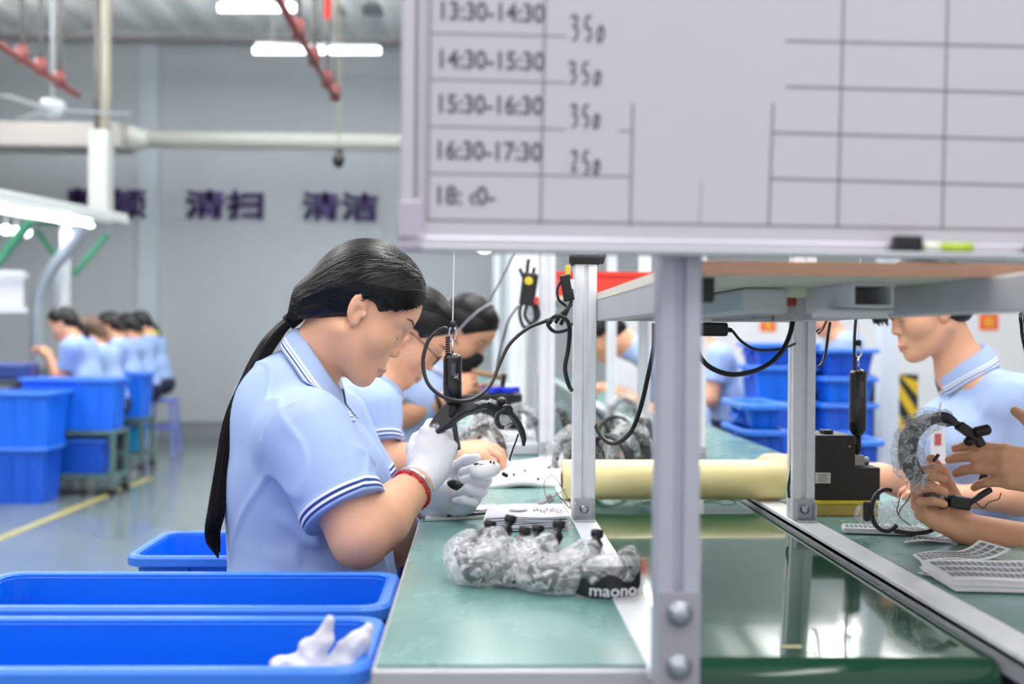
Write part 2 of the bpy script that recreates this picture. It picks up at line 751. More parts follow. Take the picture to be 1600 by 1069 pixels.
class Head:
    """Head frame: x forward, y left, z up, origin midway between the ear canals."""

    def __init__(s, T, R, k=1.0):
        s.T, s.R, s.k = np.array(T, float), np.asarray(R, float), k

    def p(s, x, y, z):
        return s.T + s.R @ (s.k * np.array([x, y, z], float))

    def loc(s, q):
        return (np.atleast_2d(q) - s.T) @ s.R / s.k

    def ell(s, c, r, R=None):
        return Ell(s.p(*c), np.array(r) * s.k, s.R if R is None else s.R @ R)

    def cap(s, a, b, ra, rb=None):
        return Caps(s.p(*a), s.p(*b), ra * s.k, (ra if rb is None else rb) * s.k)


def head_ops(h, eyes=True):
    o = [('u', h.ell((-.004, 0, .045), (.090, .072, .086)), 0),
         ('u', h.ell((.030, 0, .048), (.061, .062, .060)), .03),
         ('u', h.ell((.028, 0, -.020), (.060, .060, .070)), .03),
         ('u', h.ell((.065, 0, -.054), (.036, .036, .034)), .02),
         ('u', h.ell((.024, 0, -.066), (.055, .050, .036)), .02)]
    for y in (-1, 1):
        o += [('u', h.ell((.050, y * .040, -.018), (.034, .026, .032)), .02),
              ('u', h.cap((-.005, y * .050, -.046), (.064, y * .017, -.086), .020, .019), .02),
              ('u', h.cap((.079, y * .010, .036), (.064, y * .044, .034), .010, .009), .016)]
    o += [('u', h.ell((.078, 0, -.087), (.022, .024, .021)), .014),
          ('u', h.cap((.084, 0, .022), (.0955, 0, -.012), .0085, .0105), .010),
          ('u', h.ell((.0985, 0, -.0165), (.0105, .0105, .0095)), .006)]
    for y in (-1, 1):
        o += [('s', h.ell((.094, y * .031, .017), (.016, .019, .0105)), .012),
              ('u', h.ell((.0735, y * .031, .0125), (.0130, .0165, .0120)), .003),
              ('u', h.ell((.0905, y * .0120, -.0215), (.010, .0058, .0078)), .004),
              ('s', h.ell((.0965, y * .0055, -.0285), (.0055, .0030, .0035)), .002),
              ('u', h.cap((.1020, y * .001, -.0540), (.0870, y * .024, -.0605), .0054, .002), .004),
              ('u', h.cap((.1005, y * .001, -.0655), (.0870, y * .022, -.0630), .0062, .002), .004)]
        o += [('s', h.cap((.1100, 0, -.0600), (.0900, y * .025, -.0622), .0016), .002)]
        tl = rotz(y * -.35)
        o += [('u', h.ell((-.010, y * .0745, .003), (.0185, .0062, .031), tl @ roty(-.25)), .004),
              ('u', h.ell((.001, y * .0715, -.022), (.0085, .0055, .0095)), .006),
              ('s', h.ell((-.004, y * .0825, -.004), (.0095, .0075, .013), tl), .003),
              ('s', h.ell((-.010, y * .0835, .016), (.0085, .0050, .0085), tl), .003),
              ('u', h.ell((.0075, y * .0735, -.002), (.0045, .004, .007)), .003)]
    return o


def is_lips(h, c):
    q = h.loc(c)
    z, y, x = q[:, 2], np.abs(q[:, 1]), q[:, 0]
    t = np.clip(y / .024, 0, 1)
    return (x > .078) & (x < .13) & (y < .023) & (z < -.0520 - .006 * t) & (z > -.0712 + .007 * t) & (x > .0985 - .014 * t - .004)


def hand_ops(Wp, X, Yt, curls, thumb, L=.170, fat=1.0, spread=(6, 1, -4, -10), kk=.004):
    """Hand from the wrist Wp, pointing along X, thumb on the Yt side, fingers curling away from the back (X x Yt)."""
    X = _n(np.array(X, float))
    Yt = np.array(Yt, float)
    Yt = _n(Yt - Yt.dot(X) * X)
    Zb = np.cross(X, Yt)
    return _hand(Wp, X, Yt, Zb, curls, thumb, L, fat, spread, kk)


def hand_ops_b(Wp, X, Zb, thumb_sign, curls, thumb, L=.170, fat=1.0, spread=(6, 1, -4, -10), kk=.004):
    """The same, given the direction Zb the back of the hand faces; thumb_sign +1: thumb towards Zb x X, -1: the other way."""
    X = _n(np.array(X, float))
    Zb = np.array(Zb, float)
    Zb = _n(Zb - Zb.dot(X) * X)
    Yt = np.cross(Zb, X) * thumb_sign
    return _hand(Wp, X, Yt, Zb, curls, thumb, L, fat, spread, kk)


def _hand(Wp, X, Yt, Zb, curls, thumb, L, fat, spread, kk):
    s = L / .170
    M = np.array([X, Yt, Zb]).T
    Wp = np.array(Wp, float)

    def w(x, y, z):
        return Wp + M @ (s * np.array([x, y, z]))
    mcp = [(.086, .027, -.002), (.090, .009, .002), (.085, -.009, .001), (.075, -.026, -.004)]
    ln = [(.042, .025, .020), (.046, .029, .021), (.042, .027, .020), (.033, .020, .018)]
    rr = [(.0094, .0086, .0078, .0066), (.0096, .0088, .0079, .0067), (.0091, .0083, .0075, .0064), (.0082, .0074, .0067, .0058)]
    o = [('u', Ell(w(.048, .001, -.003), np.array([.046, .037, .0145]) * s * np.array([1, 1, fat]), M), .012),
         ('u', Ell(w(.030, .023, -.009), np.array([.030, .016, .014]) * s, M), .010)]
    for (x, y, z) in mcp:
        o.append(('u', Caps(w(.006, y * .55, 0), w(x - .002, y, z - .002), .0115 * s * fat, .0108 * s * fat), .010))
    tips = []
    for i, (x, y, z) in enumerate(mcp):
        p = w(x, y, z - .001)
        a = 0.0
        sp = math.radians(spread[i])
        fx = X * math.cos(sp) + Yt * math.sin(sp)
        for j in range(3):
            a += math.radians(curls[i][j])
            q = p + (fx * math.cos(a) - Zb * math.sin(a)) * ln[i][j] * s
            o.append(('u', Caps(p, q, rr[i][j] * s * fat, rr[i][j + 1] * s * fat), .006 if j == 0 else kk * .6))
            p = q
        tips.append(p)
    p = w(.022, .026, -.010)
    for j, v in enumerate(thumb):
        v = M @ _n(np.array(v, float))
        q = p + v * (.042, .031, .025)[j] * s
        o.append(('u', Caps(p, q, (.0135, .0105, .0095)[j] * s * fat, (.0108, .0098, .0075)[j] * s * fat), .008 if j == 0 else .003))
        p = q
    tips.append(p)
    return o, tips


def arm_ops(S, E, Wr, r=(.052, .046, .046, .030), k=.02, fat=1.0):
    S, E, Wr = map(lambda v: np.array(v, float), (S, E, Wr))
    m = E + (Wr - E) * .28
    return [('u', Caps(S, E, r[0] * fat, r[1] * fat), k),
            ('u', Caps(E, m, r[1] * fat * .93, r[2] * fat), .02),
            ('u', Caps(m, Wr, r[2] * fat, r[3] * fat), .02)]


def hull_r(ops, o, dirs, r0=0.0, r1=.22, off=0.0):
    """Distance from o along each direction to the surface (from inside, first exit)."""
    lo = np.full(len(dirs), r0)
    steps = np.linspace(r0, r1, 60)
    best = np.full(len(dirs), r1)
    done = np.zeros(len(dirs), bool)
    for t in steps:
        f = ev(ops, o + dirs * t)
        x = (f > off) & ~done
        best[x] = t
        done |= x
    lo = np.maximum(best - (steps[1] - steps[0]), 0)
    hi = best.copy()
    for _ in range(12):
        m = (lo + hi) / 2
        f = ev(ops, o + dirs * m[:, None])
        out = f > off
        hi[out] = m[out]
        lo[~out] = m[~out]
    return hi


def ring_band(ops, o, ax, ts, offs, n=56, up0=(0, 0, 1)):
    """Rings around the axis at distances ts from o, offs outside the surface."""
    ax = _n(np.array(ax, float))
    u = np.array(up0, float)
    u = _n(u - u.dot(ax) * ax)
    w = np.cross(ax, u)
    a = np.arange(n) * 2 * math.pi / n
    dirs = np.cos(a)[:, None] * u + np.sin(a)[:, None] * w
    rows = []
    for t, of in zip(ts, offs):
        c = np.array(o, float) + ax * t
        r = hull_r(ops, c, dirs, 0, .16)
        rows.append(c + dirs * (r + of)[:, None])
    return rows


def loft(mb, rows, mis, closed=True):
    n = len(rows[0])
    vs = np.concatenate(rows)
    base = mb.n
    mb.add(vs, [], 0)
    for i in range(len(rows) - 1):
        for j in range(n if closed else n - 1):
            a, b = i * n + j, i * n + (j + 1) % n
            mb.f.append((base + a, base + b, base + b + n, base + a + n))
            mb.m.append(mis[i])


def push_out(ops, pts, c, off):
    """Move points radially from c until they lie off outside the surface."""
    pts = np.array(pts, float)
    for _ in range(14):
        f = ev(ops, pts)
        d = pts - c
        d /= np.linalg.norm(d, axis=1)[:, None] + 1e-9
        pts = pts - d * (f - off)[:, None] * .9
    return pts


def hair_ops(h, style, vol=1.0):
    c = h.ell((-.010, 0, .042), (.103 * vol, .0835 * vol, .099 * vol))
    o = [('u', c, 0), ('u', h.ell((-.055, 0, -.005), (.055, .062, .060)), .03), ('u', h.ell((.010, 0, .050), (.089 * vol, .0815 * vol, .089 * vol)), .01)]
    if style == 'long':
        o.append(('u', h.cap((-.060, 0, .02), (-.085, 0, -.20), .066, .045), .04))
    o += [('i', Half(h.p(.0845, 0, .0860), h.R @ np.array([.774, 0, -.633])), .018),
          ('s', h.ell((.007, .082, -.004), (.024, .03, .033)), .008),
          ('s', h.ell((.007, -.082, -.004), (.024, .03, .033)), .008)]
    if style == 'short':
        o.append(('i', Half(h.p(-.06, 0, -.055), h.R @ np.array([.25, 0, -.97])), .01))
    else:
        o.append(('i', Half(h.p(-.012, 0, -.024), h.R @ np.array([.60, 0, -.80])), .008))
    return o


def strand_tubes(mb, paths, r0, r1, n=3):
    for p in paths:
        k = len(p)
        t = np.linspace(0, 1, k)
        mb.tube(p, r0 + (r1 - r0) * t, n, False)


def sweep_strands(ops, h, starts, end, k=14, off=.0006, jit=.004, seed=1):
    """Strands lying on the hair from the hairline to the tie."""
    g = np.random.default_rng(seed)
    c = h.p(-.010, 0, .035)
    out = []
    n = len(starts)
    st = np.array(starts)
    ends = end + g.normal(0, 1, (n, 3)) * .006
    t = np.linspace(0, 1, k)
    pts = st[:, None, :] * (1 - t)[None, :, None] + ends[:, None, :] * t[None, :, None]
    bow = np.sin(t * math.pi)[None, :, None] * g.normal(0, jit, (n, 1, 3))
    pts = pts + bow
    flat = pts.reshape(-1, 3)
    flat = push_out(ops, flat, c, off)
    return flat.reshape(n, k, 3)


def face_strip(ops, h, pts, r, flat, off=.0004, n=6):
    """A thin tube following head-frame points pressed on the face."""
    w = np.array([h.p(*p) for p in pts])
    w = push_out(ops, w, h.p(0, 0, .0), off)
    mb = MB()
    k = len(w)
    tt = np.sin(np.linspace(.12, .97, k) * math.pi) ** .6
    mb.tube(w, r * tt, n, True, flat=flat)
    return mb


def torso_ops(st, M, off=0.0, k=.07):
    """st: (centre, half thickness, half width, half height)"""
    return [('u', Ell(c, np.array([a, b, e]) + off, M), 0 if i == 0 else k) for i, (c, a, b, e) in enumerate(st)]


def collar(shirt_ops, body, Nb, ax, fwd_v, r_in, stand=.034, leaf=.045, point=.03, gap=14, n=56, stripes=True, flare=.012):
    """Folded polo collar around the neck axis at Nb, open towards fwd_v."""
    ax = _n(np.array(ax, float))
    u = np.array(fwd_v, float)
    u = _n(u - u.dot(ax) * ax)
    w = np.cross(ax, u)
    th = np.radians(np.linspace(gap, 360 - gap, n))
    dirs = np.cos(th)[:, None] * u + np.sin(th)[:, None] * w
    fr = (1 + np.cos(th)) / 2                       # 1 at the front
    top = Nb + ax * (stand - .030 * fr ** 1.5)[:, None] + dirs * (r_in + .004)
    inn = Nb + ax * (-.012 - .018 * fr)[:, None] + dirs * (r_in - .001)
    hb = stand - leaf - (.018 + point) * fr ** 3
    rb = np.array([hull_r(shirt_ops, Nb + ax * z, d[None, :], 0, .14, .004)[0] for z, d in zip(hb, dirs)])
    rb = np.clip(rb, r_in + .010, r_in + .016 + flare + .034 * fr)
    for _ in range(4):
        rb = np.convolve(np.concatenate([rb[:1], rb[:1], rb, rb[-1:], rb[-1:]]), np.ones(5) / 5, 'valid')
    bot = Nb + ax * hb[:, None] + dirs * rb[:, None]
    rows = [inn, inn * .5 + top * .5, top]
    cuts = [.10, .35, .58, .66, .72, .80, .86, .92, 1.0]
    for t in cuts:
        q = top * (1 - t) + bot * t + dirs * (.006 * math.sin(min(1, t * 1.1) * math.pi))
        for _ in range(3):
            need = np.clip(.0035 - ev(shirt_ops, q), 0, .04)
            gr = np.stack([ev(shirt_ops, q + e_) - ev(shirt_ops, q - e_) for e_ in np.eye(3) * .002], 1)
            gr /= np.linalg.norm(gr, axis=1)[:, None] + 1e-9
            q = q + (gr * .8 + ax * .25) * need[:, None]
        rows.append(q)
    #       inner, inner, fold, leaf .10 .35 .58 | .66 navy .72 | .80 white .86 | .92 navy? 1.0
    mis = [0, 0, 0, 0, 0, 1, 0, 1, 2, 1, 0] if stripes else [0] * 11
    mb = MB()
    loft(mb, rows, mis, False)
    o = mb.build('collar', [SHIRT, SHIRT_WHITE, SHIRT_NAVY], body, smooth=True)
    s = o.modifiers.new('solid', 'SOLIDIFY')
    s.thickness = .0022
    s.offset = 0
    return o


def cuff(shirt_ops, body, E0, ax, up0, t0, w=.03):
    ts = [0, w * .22, w * .38, w * .55, w * .70, w * .86, w, w]
    ofs = [.0006, .002, .002, .002, .002, .002, .0015, -.004]
    rows = ring_band(shirt_ops, np.array(E0) + _n(np.array(ax, float)) * t0, ax, ts, ofs, 64, up0)
    mb = MB()
    loft(mb, rows, [0, 1, 2, 1, 2, 0, 0])
    return mb.build('sleeve_cuff', [SHIRT, SHIRT_WHITE, SHIRT_NAVY], body, smooth=True)


def seat_legs(body, pelvis, hipw, fwd_v, left_v, knee_d, seat_z, h=.009, foot_z=0.0):
    """Trousers and shoes of a seated person."""
    fwd_v, left_v = _n(np.array(fwd_v, float)), _n(np.array(left_v, float))
    pv = np.array(pelvis, float)
    o = [('u', Ell(pv, (.135, hipw + .09, .115), np.array([fwd_v, left_v, (0, 0, 1.0)]).T), 0)]
    sh = []
    for s in (-1, 1):
        hip = pv + left_v * s * hipw + np.array([0, 0, -.015])
        kn = hip + fwd_v * knee_d + left_v * s * .03
        kn[2] = seat_z + .055
        an = kn + fwd_v * .02
        an[2] = foot_z + .09
        o += [('u', Caps(hip, kn, .088, .064), .05), ('u', Caps(kn, an, .062, .047), .02)]
        f = an + fwd_v * .06
        f[2] = foot_z + .042
        sh.append([('u', Ell(f + np.array([0, 0, .0]), (.125, .045, .042), np.array([fwd_v, left_v, (0, 0, 1.0)]).T), 0),
                   ('u', Caps(an, an - np.array([0, 0, .05]), .043, .042), .02),
                   ('i', Half((0, 0, foot_z + .001), (0, 0, -1)), 0)])
    iso_obj('trousers', o, h, TROUSER, body)
    for q in sh:
        iso_obj('shoe', q, h, SHOE, body)
# ------------------------------------------------------------------ the hall
WALL = mat('wall_paint', (166, 172, 177), rough=0.75, noise=0.03, nscale=1.2)
PALE = mat('pale_paint', (214, 220, 214), rough=0.6)
DARKBASE = mat('skirting_grey', (112, 118, 124), rough=0.5)
WALLY = 12.6


def floor_material():
    m = mat('epoxy_floor', (114, 126, 128), rough=0.16, noise=0.07, nscale=0.9, rnoise=0.07, spec=0.4)
    return m


struct('floor', MB().span((-9, -4, -.06), (9, WALLY + .1, 0)), floor_material())
CORR = mat('roof_sheet', (226, 230, 230), rough=0.6, noise=0.06, nscale=2.0)
ceil = MB()
xs = np.linspace(-9, 9, 240)
rows = []
for y in (3.0, WALLY + .1):
    rows.append([(x, y, 4.42 + .03 * math.copysign(min(1, abs(math.sin(x * 16)) * 2), math.sin(x * 16))) for x in xs])
ceil.sheet(rows, .04, up_v=(0, 0, -1))
struct('ceiling', ceil, CORR)
struct('wall_back', MB().span((-9, WALLY, 0), (9, WALLY + .12, 4.5)), WALL)
struct('wall_left', MB().span((-9.1, -4, 0), (-9, WALLY + .1, 4.5)), WALL)
struct('wall_right', MB().span((9, -4, 0), (9.1, WALLY + .1, 4.5)), mat('white_wall', (222, 224, 226), rough=.7))
struct('baseboard_back', MB().span((-9, WALLY - .015, 0), (9, WALLY, .17)), DARKBASE)
px0, px1 = P(215, 300, WALLY - .2), P(243, 300, WALLY - .2)
struct('wall_back_pillar', MB().span((px0[0], WALLY - .04, 0), (px1[0] + .02, WALLY, 4.42)), mat('pillar_paint', (176, 185, 193), rough=.75))
# yellow floor line
a0, a1 = PZ(0, 842, 0), PZ(165, 775, 0)
ln = MB()
d_ = _n(a1 - a0)
n_ = np.array([-d_[1], d_[0], 0]) * .03
ln.sheet([[a0 - d_ * 1.5 + n_, a1 + d_ + n_], [a0 - d_ * 1.5 - n_, a1 + d_ - n_]], .003)
o = ln.build('floor_marking', mat('line_yellow', (170, 160, 96), rough=.4))
o.location.z = .0005
tag(o, kind='structure')

PIPE_DK = mat('beam_grey', (112, 108, 108), rough=.5)
RED = mat('pipe_red', (124, 56, 54), rough=.45)
CREAM = mat('duct_cream', (196, 198, 190), rough=.5)

# horizontal steel beam under the roof
b = P(300, 69, 12.2)
struct('ceiling_beam', MB().span((-9, 12.1, b[2] - .02), (9, 12.2, b[2] + .03)), PIPE_DK)

# big duct across the hall: a wide box at the left, a round pipe to the right
dz = P(300, 224, 11.6)[2]
dl, dr = P(-300, 224, 11.3), P(198, 224, 11.3)
duct = thing('air_duct', 'wide pale box duct with a round pipe crossing the hall below the roof', 'duct', (dr[0], 11.5, dz))
MB().span((dl[0] - 2, 11.2, dz - .13), (dr[0], 11.7, dz + .11)).build('box_duct', mat('duct_warm', (184, 179, 175), rough=.5), duct, bev=.02)
MB().cyl((dr[0] - .05, 11.5, dz), (9, 11.5, dz), .085, 20).build('round_pipe', CREAM, duct, smooth=True)
MB().lathe([(.13, -.04), (.13, .06), (.10, .12), (.09, .2)], (dr[0], 11.5, dz), (1, 0, 0)).build('pipe_collar', CREAM, duct, smooth=True)
# extraction drop above the far bench
e0 = P(172, 125, 10.9)
t = thing('vent_riser', 'slim cream vertical vent pipe hanging above the far left bench', 'pipe', (e0[0], 10.9, 2.15))
zt = 4.42
zb = P(172, 208, 10.9)[2]
MB().cyl((e0[0], 10.9, zb), (e0[0], 10.9, zt), .048, 16).build('upper_pipe', mat('pipe_beige', (192, 184, 170), rough=.5), t, smooth=True)
MB().cyl((e0[0] - .075, 10.9, zb), (e0[0] - .075, 10.9, zt), .035, 12).build('side_rail', PIPE_DK, t, smooth=True)
zc = P(164, 352, 10.9)[2]
MB().span((e0[0] - .13, 10.8, zc), (e0[0] + .055, 11.0, zb)).build('lower_box', mat('duct_white', (205, 208, 205), rough=.5), t, bev=.015)


def sprinkler(px_a, py_a, px_b, py_b, z, label, drops):
    a, b_ = PZ(px_a, py_a, z), PZ(px_b, py_b, z)
    t = thing('sprinkler_pipe', label, 'pipe', b_, 'red sprinkler pipes under the roof')
    MB().tube([a, b_], .028, 12).build('main_pipe', RED, t, smooth=True)
    for f in drops:
        q = a + (b_ - a) * f
        MB().cyl(q, (q[0], q[1], 4.42), .020, 8).build('hanger', PIPE_DK, t, smooth=True)
        MB().cyl(q + np.array([0, 0, -.03]), q + np.array([0, 0, .1]), .045, 10).build('coupling', RED, t, smooth=True)


sprinkler(430, -10, 525, 155, 3.25, 'red sprinkler pipe passing the two hanging tube lamps', (.30, .55, .8, .97))
sprinkler(-60, 32, 122, 149, 3.2, 'dark red sprinkler pipe in the upper left corner', (.45, .62, .8))


def tube_lamp(px0, px1, py, z, label):
    r = ray((px0 + px1) / 2, py)
    d = (z - CAMZ) / r[2]
    a, b_ = P(px0, py, d), P(px1, py, d)
    t = thing('ceiling_light', label, 'lamp', ((a[0] + b_[0]) / 2, a[1], z - .03), 'tube lamps hung from the roof')
    MB().tube([a + (0, 0, -.012), b_ + (0, 0, -.012)], .030, 12).build('lit_tube', mat('tube_glow', (245, 250, 255), emit=7.0), t, smooth=True)
    MB().span((a[0] + .02, a[1] - .02, z + .022), (b_[0] - .02, a[1] + .02, z + .05)).build('housing', mat('lamp_white', (190, 194, 198), rough=.4), t, bev=.006)
    for f in (.15, .85):
        q = a + (b_ - a) * f
        MB().cyl((q[0], q[1], z + .05), (q[0], q[1], 4.42), .004, 6).build('suspension_wire', PIPE_DK, t)


tube_lamp(342, 463, 10, 3.55, 'shorter lit tube lamp at the very top, crossed by the red pipe')
tube_lamp(397, 594, 77, 3.62, 'longer lit tube lamp below the other, over the dark beam')
# ceiling fan, far left
f0 = P(82, 172, 9.6)
t = thing('ceiling_fan', 'white ceiling fan on a long rod above the far bench', 'fan', f0)
MB().cyl(f0, (f0[0], f0[1], 4.42), .02, 10).build('rod', mat('fan_white', (192, 198, 202), rough=.4), t, smooth=True)
MB().lathe([(.02, .10), (.09, .08), (.11, .02), (.09, -.05), (.03, -.07)], f0, (0, 0, 1)).build('motor', mat('fan_white', (192, 198, 202)), t, smooth=True)
for k in range(3):
    a = k * 2.094 + .25
    d_ = np.array([math.cos(a), math.sin(a), 0])
    MB().bar(f0 + d_ * .1, f0 + d_ * .62, .11, .008).build('blade', mat('fan_white', (192, 198, 202)), t, bev=.003)
# small black speaker hung on a cord, red ribbon, dark grille under the roof
s0 = P(529, 250, 10.4)
t = thing('hanging_camera', 'small black dome camera hanging on a thin cord before the back wall', 'camera', s0)
MB().ball(s0, (.055, .055, .075)).build('dome', mat('camera_black', (22, 22, 24), rough=.3), t, smooth=True)
MB().cyl(s0 + (0, 0, .06), (s0[0], s0[1], 4.42), .006, 6).build('cord', mat('cord_olive', (150, 152, 110)), t)
MB().cyl(s0 + (0, 0, .06), s0 + (0, 0, .11), .03, 12).build('mount', mat('camera_black', (22, 22, 24)), t, smooth=True)
s0, s1 = P(513, -8, 9.2), P(512, 30, 9.2)
fl = MB()
fl.sheet([[s1 + (x, .01 * math.sin(x * 90), z * (s0[2] - s1[2])) for x in (-.028, 0, .028)] for z in np.linspace(0, 1.6, 8)], .002, up_v=(0, 1, 0))
tag(fl.build('red_ribbon', mat('ribbon_red', (226, 60, 50), rough=.6)), 'red ribbon hanging down from the roof beside the tube lamps', 'ribbon')
gq = P(575, 10, 11.6)
tag(MB().span((gq[0] - .32, 11.4, gq[2] - .05), (gq[0] + .3, 11.8, 4.42)).build('roof_vent', mat('vent_dark', (120, 128, 134), rough=.6), bev=.01), 'dark flat vent box under the roof right of the red ribbon', 'vent')

# wall lettering
RW = np.array([(1, 0, 0), (0, 0, 1), (0, -1, 0)], float).T
PURPLE = mat('letter_purple', (88, 74, 130), rough=.6)
for tx, x0, x1, y0, y1, lab in (('整顿', 112, 232, 298, 342, 'dark purple two-character slogan partly hidden behind the vent box'),
                                ('清扫', 294, 410, 300, 342, 'dark purple two-character slogan in the middle of the back wall'),
                                ('清洁', 473, 588, 302, 344, 'dark purple two-character slogan above the seated woman')):
    a, b_ = P(x0, y1, WALLY - .01), P(x1, y1, WALLY - .01)
    v, f = text_mesh(tx, .42, RW, (a[0], WALLY - .026, a[2]), 'wall_letter', PURPLE, None, ext=.025, width=b_[0] - a[0])
    hgt = v[:, 2].max() - v[:, 2].min()
    v[:, 2] = a[2] + (v[:, 2] - v[:, 2].min()) * ((P(x0, y0, WALLY - .01)[2] - a[2]) / hgt)
    lm = MB()
    for ox, oz in ((0, 0), (.013, 0), (-.013, 0), (0, .011), (0, -.011)):
        lm.add(v + np.array([ox, 0, oz]), f)
    tag(lm.build('wall_lettering', PURPLE), lab, 'lettering', 'slogans on the back wall')
# ------------------------------------------------------------------ benches, belt, posts, shelf, board
ALU = mat('aluminium', (234, 237, 243), rough=.38, metal=.2, noise=.04, nscale=30, spec=.5)
ALU_FLAT = mat('aluminium_plate', (186, 188, 196), rough=.42, metal=.5, noise=.05, nscale=25)
ALU_SHELF = mat('aluminium_shelf', (200, 200, 202), rough=.42, metal=.35, noise=.05, nscale=25)
STEEL = mat('steel_dark', (120, 124, 128), rough=.4, metal=.8)
BOLT = mat('bolt_zinc', (165, 172, 182), rough=.3, metal=.9)
MATG = mat('bench_mat_green', (100, 142, 138), rough=.26, noise=.06, nscale=6, bump=.05, bscale=60, spec=.55, rnoise=.06)
BELT = mat('belt_green', (22, 68, 48), rough=.085, noise=.05, nscale=5, bump=.035, bscale=9, coat=.4, spec=.28, rnoise=.03)
WHITEP = mat('plastic_white', (226, 226, 228), rough=.45)
BLACK = mat('plastic_black', (22, 22, 25), rough=.4)
BLACKM = mat('rubber_black', (16, 16, 18), rough=.62)
PAPER = mat('paper_white', (232, 232, 236), rough=.8)
LX0, LX1, LXS = -.108, .229, .184
BX0, BX1 = .236, .600
RX0, RXS, RX1 = .604, .652, .93
YEND = 10.5


def bench(name, label, x0, x1, sx0, sx1, y0):
    t = thing(name, label, 'workbench', ((x0 + x1) / 2, y0, 0))
    MB().span((min(x0, sx0), y0, TZ - .032), (max(x1, sx1), YEND, TZ - .003)).build('table_top', ALU_FLAT, t, bev=.002)
    MB().span((x0 + .004, y0 + .012, TZ - .003), (x1, YEND, TZ)).build('green_mat', MATG, t)
    MB().span((sx0, y0 - .001, TZ - .012), (sx1, YEND, TZ + .0015)).build('edge_strip', ALU, t, bev=.0012)
    for y in (y0 + .12, y0 + 2.5, y0 + 5.0, y0 + 7.5):
        for x in (min(x0, sx0) + .05, max(x1, sx1) - .05):
            MB().span((x - .02, y - .02, 0), (x + .02, y + .02, TZ - .032)).build('leg', ALU, t)
    return t


bench('work_bench', 'teal-topped bench in front of the seated woman with a pale edge strip', LX0, LXS, LXS, LX1, 1.197)
bench('work_bench', 'dark teal bench beyond the belt carrying the label strips', RXS, RX1, RX0, RXS, .95)

# conveyor
t = thing('conveyor', 'glossy dark green conveyor belt running between the two benches', 'conveyor', ((BX0 + BX1) / 2, 1.3, 0))
prof = []
yb, rr_ = 1.275, .028
for a in np.linspace(-math.pi / 2, math.pi / 2, 13):
    prof.append((yb + rr_ - math.cos(a) * rr_, BZ - rr_ + math.sin(a) * rr_))
prof = prof + [(YEND, BZ)]
prof = [(YEND, BZ - 2 * rr_)] + prof
mb = MB()
mb.sheet([[(BX0, y, z) for y, z in prof], [(BX1, y, z) for y, z in prof]])
mb.build('belt', BELT, t, smooth=True)
MB().cyl((BX0, yb + rr_, BZ - rr_), (BX1, yb + rr_, BZ - rr_), rr_ - .003, 24).build('end_roller', STEEL, t, smooth=True)
MB().span((BX0, 1.35, BZ - .05), (BX1, YEND, BZ - .006)).build('slider_bed', ALU_FLAT, t)
for y in (1.5, 4.0, 6.5, 9.0):
    for x in (BX0 + .03, BX1 - .03):
        MB().span((x - .02, y - .02, 0), (x + .02, y + .02, BZ - .05)).build('leg', ALU, t)
mb = MB()
c = PZ(1268, 1042, BZ)
tag(MB().sheet([[c + (x, y, .0012) for x in (-.012, .012)] for y in (.075, .085)], .001).build('paper_scrap', mat('scrap_tan', (196, 186, 150), rough=.8)), 'tiny pale paper scrap lying on the near end of the belt', 'scrap')


def profile_poly(w):
    h = w / 2
    s, d = w * .10, w * .14
    q = [(-h, -h), (-s, -h), (-s, -h + d), (s, -h + d), (s, -h), (h, -h)]
    out = []
    for k in range(4):
        a = k * math.pi / 2
        for x, y in q[:-1]:
            out.append((x * math.cos(a) - y * math.sin(a), x * math.sin(a) + y * math.cos(a)))
    return out


PW = .0425
POST_TOP = 2.36


def post(x, y, z0, label, z1=POST_TOP, bracket=True, plate=False):
    pm = mat('aluminium_near', (180, 182, 196), rough=.42, metal=.35, noise=.04, nscale=30) if plate else ALU  # near post: same aluminium in a darker tone
    t = thing('aluminium_post', label, 'post', (x, y, z0), 'slotted aluminium posts along the line')
    MB().prism(profile_poly(PW), z1 - z0, np.eye(3), (x, y, (z0 + z1) / 2)).build('profile', pm, t, bev=.0012, seg=1)
    f = y - PW / 2
    if bracket:
        MB().span((x - .019, f - .005, z0), (x + .019, f, z0 + .042)).span((x - .019, f - .030, z0), (x + .019, f - .005, z0 + .004)) \
            .span((x - .019, f - .022, z0), (x - .0165, f - .005, z0 + .036)).span((x + .0165, f - .022, z0), (x + .019, f - .005, z0 + .036)) \
            .build('corner_bracket', ALU_FLAT, t, bev=.0012)
        b = MB()
        b.lathe([(.0085, 0), (.0085, .006), (.006, .0085), (.002, .009)], (x, f - .005, z0 + .022), (0, -1, 0), 16)
        b.build('bolt', BOLT, t, smooth=True)
    if plate:
        MB().span((x - PW / 2 - .0005, f - .005, z0), (x + PW / 2 + .0005, f, .872)).build('joint_plate', mat('plate_grey', (162, 160, 172), rough=.5, metal=.3), t, bev=.001)
        for z in (.850, .796):
            MB().lathe([(.013, 0), (.013, .004), (.0095, .004), (.0095, .009), (.007, .012), (.002, .0125)], (x, f - .005, z), (0, -1, 0), 18).build('bolt', BOLT, t, smooth=True)
    return t


